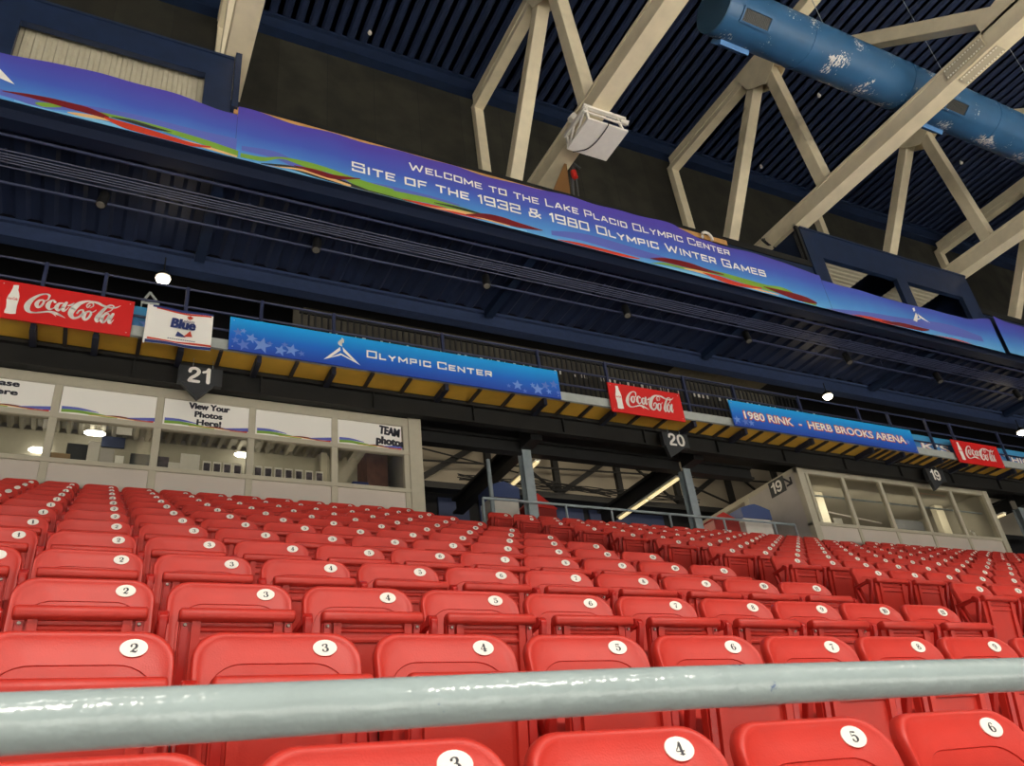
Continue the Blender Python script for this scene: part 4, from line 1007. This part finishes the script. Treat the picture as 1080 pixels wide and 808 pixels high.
# ------------------------------------------------------------------ parapet boxes
def pbox(x0, x1, opens, zt, zo, lab, full):
    e = empty('parapet_box', ((x0+x1)/2, 10.25, 11.5), lab, 'box'); Y = UF+.0
    f = MB(); y1 = Y+.12; xx = x0
    for a, b in opens: f.box(xx, a, Y, y1, 10.6, zo); xx = b
    f.box(xx, x1, Y, y1, 10.6, zo); f.box(x0, x1, Y, y1, zo, zt)
    f.box(x0, x1, Y-.03, y1+.2, zt, zt+.05)
    f.build('front_frame', NAVYB, e)
    f = MB(); f.box(x0, x0+.06, y1, 12.4, 10.6, zt); f.box(x1-.06, x1, y1, 12.4, 10.6, zt); f.build('end_wall', NAVYB, e)
    f = MB(); f.box(x0, x1, y1, 12.4, zt, zt+.06); f.build('top_sheet', NAVYB, e)
    f = MB()
    if full: corr_panel(f, x0+.1, x1-.1, .16, lambda x, o, t: (x, 10.50-o, 11.0 if t == 0 else zt-.02), .03); f.build('ribbed_lining', CORR, e)
    else:
        for a, b in opens:
            f = MB()
            # sloped ribbed soffit sheet behind the opening
            corr_panel(f, Y+.13, 11.9, .13, lambda x, o, t: (a-.1 if t == 0 else a+(b-a)*.66, x, zo+.03-o), .009); f.build('ribbed_lining', CORR, e)
    return e
pbox(-9, 1.07, [(-2.15, .62)], 12.76, 12.22, 'dark blue parapet box with beige ribbed lining above the first banner', True)
pbox(14.72, 21.1, [(15.2, 17.85), (18.25, 20.5)], 12.80, 11.97, 'dark blue parapet box with two openings above the third banner', False)
f = MB(); f.bar((14.66, UF+.06, 11.7), (14.66, UF+.06, 12.95), .08, .08); f.tube([(14.58, UF+.08, 11.7), (14.58, UF+.08, 12.7)], .02, 6); f.tube([(14.52, UF+.08, 11.7), (14.52, UF+.08, 12.6)], .02, 6)
tag(f.build('conduit_pipes', BLACK, loc=(14.6, UF, 11.2)), 'black upright conduits at the corner of the two-opening parapet box', 'pipes')
f = MB(); f.bar((1.13, UF-.02, 11.5), (1.13, UF-.02, 12.9), .1, .14); f.bar((.98, UF-.02, 12.85), (1.28, UF-.02, 12.85), .12, .1)
tag(f.build('blue_bracket_post', NAVYB, loc=(1.13, UF, 11.5)), 'short dark blue bracket post at the foot of the nearest roof truss', 'post')

# ------------------------------------------------------------------ banners
BAN = grad('banner_cloth', [(0, (.15, .46, .78)), (.30, (.075, .27, .68)), (.62, (.062, .11, .52)), (1, (.088, .060, .41))], -.02, 1.25, .55, slope=.25)
def banner(x0, x1, top, z0, lab, Y=10.2):
    e = empty('event_banner', ((x0+x1)/2, Y, z0), lab, 'banner', 'long purple and blue event banners')
    def wave(x, z):
        k = (z-z0)/1.2
        return .018*math.sin(x*2.3+z*1.1)*k+.012*math.sin(x*5.1-z*3)*k*k - .0
    nx = max(20, int((x1-x0)*9)); nz = 10; vs = []
    for j in range(nz+1):
        for i in range(nx+1):
            x = x0+(x1-x0)*i/nx; zl = zbot(x)-(Z0-z0); z = zl+(top(x)-zl)*j/nz; vs.append((x, Y+wave(x, z), z))
    f = MB(); f.add(vs, [(j*(nx+1)+i, j*(nx+1)+i+1, (j+1)*(nx+1)+i+1, (j+1)*(nx+1)+i) for j in range(nz) for i in range(nx)])
    return e, f.build('cloth', BAN, e, smooth=True), wave
def lerp(P):
    def g(x):
        if x <= P[0][0]: return P[0][1]
        for a, b in zip(P, P[1:]):
            if x <= b[0]: t = (x-a[0])/(b[0]-a[0]); t = t*t*(3-2*t); return a[1]+(b[1]-a[1])*t
        return P[-1][1]
    return g
BYY = 10.2
t1 = lerp([(-9, 11.35), (-2.3, 11.33), (-1.5, 11.44), (-.7, 11.45), (.1, 11.48), (1.19, 11.38)])
t2 = lerp([(1.2, 11.59), (2.1, 11.51), (3.0, 11.57), (6.2, 11.56), (8.7, 11.62), (10.4, 11.62), (10.7, 11.55), (11.2, 11.42), (12.9, 11.40), (14.2, 11.34), (14.75, 11.28)])
t3 = lerp([(14.75, 11.14), (15.5, 11.12), (18, 11.10), (20, 11.14), (21.2, 11.33)])
t4 = lerp([(21.2, 11.42), (22, 11.35), (30, 11.35)])
Z0 = 10.34
def zbot(x): return 10.375-.0095*max(0, min(x, 14))
B1 = banner(-9, 1.195, t1, Z0, 'purple banner hung below the ribbed beige parapet, before the welcome banner')
B2 = banner(1.2, 14.75, t2, Z0, 'purple banner with two lines of white welcome lettering')
B3 = banner(14.76, 21.2, t3, Z0, 'purple banner with a small white torch emblem below the two parapet openings')
B4 = banner(21.3, 30, t4, Z0-.02, 'purple banner at the far end of the upper deck', Y=10.14)
def bribbon(B, key, pts, ox, oy, s, layer, Y=BYY):
    """pts: (px, py, thickness px) in a detail view at scale s, laid on the banner cloth"""
    e, cloth, wave = B; P = []
    for px, py, t in pts:
        a = at(ox+px/s, oy+(py-t/2)/s, Y); b = at(ox+px/s, oy+(py+t/2)/s, Y); P.append((a.x, max(b.z, zbot(a.x)+.004), max(a.z, zbot(a.x)+.006)))
    P = cr(P, 8); mb = MB(); off = -.004-.0007*layer
    for i in range(len(P)-1):
        a, b = P[i], P[i+1]
        mb.add([(x, Y+wave(x, z)+off, z) for x, z in ((a[0], a[1]), (b[0], b[1]), (b[0], b[2]), (a[0], a[2]))], [(0, 1, 2, 3)])
    mb.build(key+'_ribbon', PM[key], cloth)
q = [B1, 0, 0, 4]
def rib(B, key, pts, ox, oy, s, layer): bribbon(B, key, pts, ox, oy, s, layer)
rib(B1, 'violet', [(-200, 330, 30), (60, 405, 26), (200, 440, 40), (500, 480, 20), (800, 560, 40), (1000, 615, 60)], 0, 0, 4, 0)
rib(B1, 'sky', [(60, 425, 6), (200, 470, 18), (400, 512, 20), (560, 552, 10), (700, 590, 4)], 0, 0, 4, 1)
rib(B1, 'green', [(150, 436, 6), (190, 443, 20), (260, 450, 8)], 0, 0, 4, 2)
rib(B1, 'green', [(395, 470, 3), (480, 493, 14), (620, 528, 16), (740, 562, 20), (880, 606, 24), (1005, 650, 26)], 0, 0, 4, 2)
rib(B1, 'black', [(470, 494, 3), (560, 516, 13), (650, 542, 12), (725, 558, 2)], 0, 0, 4, 3)
rib(B1, 'cream', [(285, 475, 4), (350, 487, 14), (450, 505, 12), (560, 535, 12), (680, 575, 14), (860, 620, 12), (1000, 662, 8)], 0, 0, 4, 4)
rib(B1, 'maroon', [(10, 385, 3), (100, 400, 12), (200, 422, 22), (300, 448, 26), (380, 470, 26), (460, 500, 12)], 0, 0, 4, 5)
rib(B1, 'red', [(440, 497, 6), (520, 528, 24), (620, 562, 34), (720, 592, 32), (810, 612, 16), (890, 622, 6)], 0, 0, 4, 6)
rib(B1, 'maroon', [(-700, 230, 3), (-500, 280, 22), (-300, 330, 20), (-100, 370, 3)], 0, 0, 4, 5)
rib(B2, 'violet', [(60, 625, 20), (200, 655, 30), (330, 712, 30), (520, 760, 26), (640, 800, 10)], 240, 0, 4, 0)
rib(B2, 'sky', [(30, 676, 3), (200, 712, 12), (340, 745, 18), (480, 788, 20)], 240, 0, 4, 1)
rib(B2, 'green', [(55, 655, 18), (150, 672, 18), (230, 668, 8), (330, 695, 24), (430, 722, 20), (560, 770, 22), (700, 810, 24)], 240, 0, 4, 2)
rib(B2, 'black', [(140, 690, 3), (260, 706, 14), (360, 735, 22), (480, 772, 26), (600, 815, 20)], 240, 0, 4, 3)
rib(B2, 'cream', [(30, 673, 5), (160, 702, 10), (300, 716, 8), (400, 745, 12), (520, 788, 14)], 240, 0, 4, 4)
rib(B2, 'maroon', [(280, 700, 3), (370, 725, 18), (450, 748, 18), (560, 755, 3)], 240, 0, 4, 5)
# welcome banner middle (views at 4.5x)
rib(B2, 'violet', [(0, 185, 20), (180, 215, 36), (400, 262, 26), (560, 300, 6)], 360, 150, 4.5, 0)
rib(B2, 'green', [(0, 165, 10), (100, 205, 28), (240, 245, 34), (400, 275, 26), (560, 318, 22), (700, 358, 16), (880, 410, 5)], 360, 150, 4.5, 2)
rib(B2, 'black', [(0, 195, 16), (80, 222, 14), (200, 252, 10), (330, 285, 3)], 360, 150, 4.5, 3)
rib(B2, 'black', [(440, 288, 3), (520, 305, 9), (600, 325, 10), (690, 350, 3)], 360, 150, 4.5, 3)
rib(B2, 'red', [(290, 270, 3), (380, 296, 18), (480, 325, 32), (560, 345, 26), (680, 358, 24), (760, 372, 10)], 360, 150, 4.5, 4)
rib(B2, 'cream', [(0, 204, 7), (160, 248, 9), (320, 290, 10), (420, 312, 9), (560, 330, 12), (700, 368, 14), (800, 398, 4)], 360, 150, 4.5, 5)
rib(B2, 'maroon', [(590, 345, 4), (680, 352, 24), (760, 370, 30), (840, 394, 24), (955, 420, 3)], 360, 150, 4.5, 6)
rib(B2, 'sky', [(520, 342, 4), (640, 372, 14), (760, 402, 16), (880, 422, 10)], 360, 150, 4.5, 1)
rib(B2, 'violet', [(-40, 250, 20), (100, 270, 34), (250, 310, 40), (400, 352, 34), (520, 375, 8)], 590, 190, 4.5, 0)
rib(B2, 'red', [(-10, 284, 4), (80, 305, 18), (200, 338, 26), (300, 362, 22), (380, 374, 4)], 590, 190, 4.5, 3)
rib(B2, 'maroon', [(430, 373, 3), (500, 380, 20), (600, 402, 26), (700, 430, 14), (780, 450, 4)], 590, 190, 4.5, 5)
rib(B2, 'green', [(430, 402, 3), (500, 398, 10), (620, 425, 10), (740, 440, 16), (860, 475, 24), (960, 505, 26), (1080, 535, 20)], 590, 190, 4.5, 2)
rib(B2, 'cream', [(590, 420, 3), (680, 440, 12), (800, 478, 10), (940, 520, 8), (1040, 545, 4)], 590, 190, 4.5, 4)
rib(B2, 'red', [(680, 440, 3), (760, 468, 22), (850, 500, 26), (960, 515, 6)], 590, 190, 4.5, 6)
rib(B2, 'sky', [(440, 408, 3), (560, 430, 14), (680, 460, 16), (800, 495, 14)], 590, 190, 4.5, 1)
rib(B2, 'green', [(-60, 485, 12), (60, 505, 22), (140, 545, 14), (200, 565, 10)], 810, 180, 4, 2)
rib(B2, 'maroon', [(-20, 490, 3), (90, 525, 24), (160, 545, 22), (205, 560, 6)], 810, 180, 4, 5)
rib(B3, 'violet', [(240, 590, 14), (400, 612, 34), (560, 630, 20), (760, 670, 40), (900, 710, 20)], 810, 180, 4, 0)
rib(B3, 'green', [(240, 595, 20), (360, 625, 16), (480, 640, 12), (640, 672, 6)], 810, 180, 4, 2)
rib(B3, 'red', [(350, 610, 3), (420, 628, 26), (520, 645, 16), (600, 655, 5)], 810, 180, 4, 4)
rib(B3, 'maroon', [(480, 636, 5), (560, 650, 16), (640, 668, 14), (680, 672, 3)], 810, 180, 4, 5)
rib(B3, 'cream', [(250, 610, 6), (420, 640, 6), (600, 672, 6)], 810, 180, 4, 3)
rib(B3, 'red', [(700, 700, 3), (800, 722, 18), (870, 742, 12), (925, 752, 3)], 810, 180, 4, 4)
rib(B3, 'sky', [(620, 690, 4), (760, 730, 14), (900, 765, 12)], 810, 180, 4, 1)
e, cloth, wave = B4; 
def lettering(B, polys, name='lettering'):
    e, cloth, wave = B; mb = MB()
    for i, p in enumerate(polys): mb.add([(a, BYY+wave(a, b)-.013-(i % 3)*.0003, b) for a, b in p], [tuple(range(len(p)))])
    mb.build(name, WHITE, cloth)
def ln(px, py): return at(px, py, BYY)
a = ln(432, 178.6); b = ln(771, 273)
lettering(B2, bank('Welcome to the Lake Placid Olympic Center', a.x, b.x, (a.z+b.z)/2+.03, .205, wt=.15, small=.80, space=.62, gap=.36))
a = ln(372, 180); b = ln(808, 294.5)
lettering(B2, bank('Site of the 1932 & 1980 Olympic Winter Games', a.x, b.x, (a.z+b.z)/2+.02, .235, wt=.16, small=.80, space=.62, gap=.36))
def emblem(B, L_, ox, oy, s):
    P = []
    for poly in L_: P.append([(p.x, p.z) for p in (at(ox+x/s, oy+y/s, BYY) for x, y in poly)])
    lettering(B, P, 'torch_emblem')
emblem(B1, [[(-60, 330), (0, 292), (62, 358), (0, 332)]], 0, 0, 4)
emblem(B3, [[(612, 632), (622, 600), (630, 612), (628, 640)], [(628, 604), (682, 645), (640, 622), (634, 614)], [(612, 632), (640, 622), (640, 628), (612, 634)], [(608, 582), (616, 578), (620, 592), (614, 596)]], 810, 180, 4)

# ================================================================== ROOF TRUSSES
HC = 13.1
SPL = mat('splice_drab', (.50, .44, .31), .55)
def roof_truss(X, lab, ynear=-12):
    e = empty('roof_truss', (X, 11.4, HC-.2), lab, 'truss', 'cream steel roof trusses')
    def member(name, p, q, w=.33, h=.33):
        f = MB(); f.bar((X, *p), (X, *q), w, h); return f.build(name, TRUSS, e, bevel=.012, seg=1)
    bc = MB(); bc.box(X-.21, X+.21, ynear, 13.9, HC-.22, HC-.15); bc.box(X-.21, X+.21, ynear, 13.9, HC+.18, HC+.25); bc.box(X-.19, X-.145, ynear, 13.9, HC-.15, HC+.18); bc.box(X+.145, X+.19, ynear, 13.9, HC-.15, HC+.18)
    bc.build('bottom_chord', TRUSS, e)
    member('top_chord', (13.75, 18.5), (ynear, 18.5), .34, .30)
    member('end_post', (13.86, 18.4), (13.86, 10.6), .27, .22)
    member('web_member', (9.5, 18.35), (9.2, HC+.2), .34, .30)
    member('web_member', (9.75, 18.35), (13.1, 13.4), .34, .30)
    member('web_member', (9.62, 18.3), (13.8, 18.3), .30, .24)
    member('web_member', (9.5, 18.3), (4.0, HC+.1), .34, .32)
    member('web_member', (3.75, HC+.15), (3.4, 18.4), .32, .30)
    member('web_member', (3.6, HC+.15), (-.6, 18.4), .34, .32)
    member('web_member', (-.7, 18.4), (-4.6, HC+.1), .34, .32)
    for sx in (-.21, .192):
        g = MB(); g.prism([(3.2, HC-.15), (4.7, HC-.15), (4.7, HC+.5), (4.2, HC+.62), (3.3, HC+.62)], lambda a, b: (X+sx, a, b), lambda a, b: (X+sx+.02, a, b)); g.build('gusset_plate', TRUSS, e)
        g = MB(); g.prism([(8.9, 18.5), (10.4, 18.5), (10.2, 17.8), (9.6, 17.4), (9.1, 17.7)], lambda a, b: (X+sx, a, b), lambda a, b: (X+sx+.015, a, b)); g.build('gusset_plate', TRUSS, e)
    s = MB(); s.box(X-.225, X-.21, 4.75, 5.65, HC-.11, HC+.16); s.build('splice_plate', SPL, e)
    s = MB(); s.box(X-.14, X+.14, 4.6, 5.5, HC-.24, HC-.22); s.build('splice_plate', SPL, e)
    r_ = MB()
    for i in range(14):
        y = 4.80+.062*i
        for z in (HC-.07, HC+.12): r_.box(X-.24, X-.225, y-.014, y+.014, z-.014, z+.014)
        for x in (X-.11, X+.11): r_.box(x-.014, x+.014, y-.15-.014, y-.15+.014, HC-.255, HC-.24)
    r_.build('bolt_rows', mat('bolt_cream', (.88, .84, .72), .4), e)
    return e
roof_truss(1.12, 'cream roof truss nearest, rising beside the ribbed parapet box')
roof_truss(7.98, 'cream roof truss carrying the flat white panel')
roof_truss(14.83, 'cream roof truss crossing in front of the big blue duct')
roof_truss(21.1, 'cream roof truss beyond the two-opening parapet box')
roof_truss(27.6, 'cream roof truss at the far end of the hall')
# flat panel hung from the chord
e = empty('hanging_fixture', (8.1, 9.3, 12.5), 'flat white square fixture hung under the second roof truss', 'fixture')
S_ = 12.5/11.1
f = MB(); f.box(6.77*S_, 7.63*S_, 7.9*S_, 8.67*S_, 12.48, 12.53); f.build('panel', WHITEW, e, bevel=.006, seg=1)
f = MB()
for y in (8.94, 9.72): f.bar((7.66, y, 12.53), (7.66, y, 12.9), .05, .05); f.bar((8.5, y, 12.53), (8.4, y, 12.9), .04, .04)
f.bar((7.58, 8.92, 12.86), (8.60, 8.92, 12.86), .08, .07, (0, 1, 0)); f.bar((7.58, 8.92, 12.70), (8.60, 8.92, 12.70), .035, .035, (0, 1, 0)); f.bar((7.64, 8.9, 12.84), (7.64, 9.75, 12.84), .07, .07)
f.bar((7.66, 9.0, 12.84), (7.66, 9.4, 12.55), .035, .035); f.bar((7.66, 9.4, 12.84), (7.66, 9.7, 12.55), .035, .035)
f.build('hanging_frame', WHITEW, e)
pts = cr([(8.09, 8.86, 12.50), (8.10, 8.95, 12.466), (8.09, 9.35, 12.462), (8.0, 9.6, 12.462), (7.78, 9.78, 12.48)], 5)
MB().tube(pts, .011, 6).build('cord', BLACK, e)
e2 = MB(); e2.tube([at(602, 127, 9.5), at(606, 122, 9.45)], .08, 10); e2.build('clamp_lamp', WHITEW, e, smooth=True)
e2 = MB(); e2.tube([at(655, 128, 8.9), at(663, 130, 8.85)], .05, 10); e2.build('clamp_lamp', WHITEW, e, smooth=True)
# rigging: posts, clamp and red strap, tan board
f = MB(); f.tube([at(602, 162, 10.5), at(607, 183, 10.5), at(611, 214, 10.5)], .022, 8); f.tube([at(594, 164, 10.5), at(612, 178, 10.5)], .028, 8); f.tube([at(602, 165, 10.54), at(605, 214, 10.54)], .04, 8)
rg = f.build('rigging_post', mat('rig_dark', (.06, .06, .06), .5), smooth=True); tag(rg, 'dark rigging posts with a red strap standing above the welcome banner', 'post')
f = MB(); f.tube([at(604.5, 181, 10.48), at(606.5, 188, 10.48)], .07, 8); f.build('red_strap', mat('bright_red', (.5, .02, .01)), rg)
q = [at(578, 214, 10.45), at(597, 168, 10.45), at(603, 216, 10.45)]
f = MB(); f.add(q+[v+Vector((0, .03, 0)) for v in q], [(0, 1, 2), (3, 4, 5), (0, 1, 4, 3), (1, 2, 5, 4), (2, 0, 3, 5)]); tag(f.build('brown_board', mat('brown_board', (.16, .075, .02), .6), loc=q[0]), 'triangular brown board beside the chord above the welcome banner', 'board')
f = MB(); c = at(754, 271, 10.1)
pts = [(c.x+.14*math.cos(t*PI/8), 10.15, 11.47+.14*math.sin(t*PI/8)) for t in range(-1, 10)]; f.tube(pts, .03, 8)
tag(f.build('cable_loop', WHITEW, smooth=True, loc=(c.x, 10.15, 11.4)), 'white looped cable on top of the welcome banner', 'cable')
f = MB()
for i in range(3):
    pts = [(14.83+.27*math.cos(t*PI/6+i*.2), 11.2+.03*i+.1*math.sin(t*PI/6), HC+.27*math.sin(t*PI/6)) for t in range(13)]; f.tube(pts, .014, 5)
tag(f.build('cable_wrap', BLACK, loc=(14.83, 11.2, HC)), 'black cable wrapped around the third truss chord above the banner end', 'cable')
for i, (px, py) in enumerate(((390, 35), (864, 101), (803, 176), (1014, 172))):
    d = ray(px, py); p = d*(19.2/d.z); f = MB(); f.tube([p+Vector((0, 0, .12)), p, p-Vector((0, 0, .05))], [.02, .06, .04], 8)
    tag(f.build('ceiling_sensor', WHITEW, loc=p, smooth=True), f'tiny round white sensor on the roof deck, {["above the dark panelled wall", "under the middle of the duct", "beside the third truss", "between the two farthest trusses"][i]}', 'sensor', 'tiny sensors on the roof deck')

# ------------------------------------------------------------------ duct
DY, DZ, DR = 6.655, 14.04, .525
du = empty('air_duct', (18, DY, DZ), 'large round blue air duct with flaking paint hung below the roof', 'duct')
f = MB(); f.tube([(9.50, DY, DZ), (9.52, DY, DZ)]+[(10+.5*i, DY, DZ) for i in range(56)], [DR-.01]+[DR]*57, 48); f.build('tube', DUCT, du, smooth=True)
for x in (11.73, 14.72, 17.69, 20.65, 23.6): f = MB(); f.tube([(x-.02, DY, DZ), (x-.018, DY, DZ), (x+.018, DY, DZ), (x+.02, DY, DZ)], [DR-.01, DR+.012, DR+.012, DR-.01], 48); f.build('flange', DUCT, du, smooth=True)
f = MB(); f.tube([(9.48, DY, DZ), (9.51, DY, DZ)], [DR-.005, DR-.005], 48); f.build('end_cap', mat('duct_end', (.02, .07, .13), .6), du, smooth=True)
LOUV = mat('louvre_dark', (.05, .05, .045), .5)
LIP = mat('lip_blue', (.07, .20, .44), .5)
for xa, xb in ((9.86, 10.52), (15.85, 16.5), (21.8, 22.5)):
    for a0, a1, mt in ((-137, -113, 'v'), (-46, -22, 'l')):
        c0, c1 = math.radians(a0), math.radians(a1); rr = DR+(.03 if mt == 'v' else .09)
        def P(x, a, r): return (x, DY+r*math.cos(a), DZ+r*math.sin(a))
        fr = MB()
        for (x0, x1, s0, s1) in ((xa-.04, xb+.04, c0-.07, c0), (xa-.04, xb+.04, c1, c1+.07), (xa-.04, xa, c0, c1), (xb, xb+.04, c0, c1)):
            fr.hexa([P(x0, s0, DR-.01), P(x1, s0, DR-.01), P(x1, s1, DR-.01), P(x0, s1, DR-.01), P(x0, s0, rr+.012), P(x1, s0, rr+.012), P(x1, s1, rr+.012), P(x0, s1, rr+.012)])
        vo = fr.build('vent_frame', DUCT if mt == 'v' else LIP, du)
        lv = MB(); lv.hexa([P(xa, c0, DR-.005), P(xb, c0, DR-.005), P(xb, c1, DR-.005), P(xa, c1, DR-.005), P(xa, c0, DR+.012), P(xb, c0, DR+.012), P(xb, c1, DR+.012), P(xa, c1, DR+.012)])
        n = 16
        for k in range(n): x = xa+(xb-xa)*(k+.5)/n; lv.bar(P(x, c0, DR+.018), P(x, c1, DR+.018), .012, .012)
        lv.build('louvre', LOUV, vo)
f = MB()
for x in (12.6, 16.7, 21.3, 25.4): f.tube([(x, DY-.2, DZ+DR-.05), (x, DY-.2, 19.3)], .008, 5)
f.build('hanger_wire', GRAYM, du)

# ================================================================== LIGHT
def area(loc, tgt, sx, sz, e, c, spread=PI):
    l = bpy.data.lights.new('arena_or_fill_light', 'AREA'); l.shape = 'RECTANGLE'; l.size = sx; l.size_y = sz; l.energy = e; l.color = c; l.spread = spread
    o = bpy.data.objects.new('arena_or_fill_light', l); o.location = loc; o.rotation_euler = (Vector(tgt)-Vector(loc)).to_track_quat('-Z', 'Y').to_euler(); COL.objects.link(o)
for y, e_ in ((-14, 3500), (-27, 4600), (-40, 3800)):
    for x in (-16, -2, 12, 26): area((x, y, 15.5), (x, y+.01, 0), 4, 1.4, e_, (1, .93, .82), math.radians(125))
for x in (-10, 0, 10, 20, 30): area((x, -5, 15.6), (x, -4.9, 0), 1.6, .3, 190, (1, .95, .86), math.radians(160))
for x, y, z, t_, e in ((2.5, 12.6, 6.8, 14.5, 6), (-1.5, 12.6, 6.8, 14.5, 6), (16.3, 12.75, 6.75, 16, 26), (19.3, 12.75, 6.75, 16, 26)):
    area((x, y, z), (x, t_, 4.6), 2.6, .25, e, (1, .9, .74))  # fill lamps added to brighten the booth interiors
area((11.6, 14.4, 6.85), (13.6, 13.6, 5.6), .2, 2.2, 22, (1, .85, .6))  # added by the strip light to brighten the far booth's side wall
for x in (7.5, 11, 14, 24): area((x, 14.3, 8.15), (x, 17.2, 8.6), 2, .3, 20, (1, .87, .66))  # unseen fill lamps added to light the beige rear wall
w = bpy.data.worlds.new('world'); sc.world = w; w.use_nodes = True; w.node_tree.nodes['Background'].inputs[0].default_value = (.9, .92, 1, 1); w.node_tree.nodes['Background'].inputs[1].default_value = .06
sc.view_settings.view_transform = 'Standard'; sc.view_settings.look = 'None'; sc.view_settings.gamma = 1; sc.view_settings.exposure = 0.0
sc.view_settings.use_curve_mapping = False
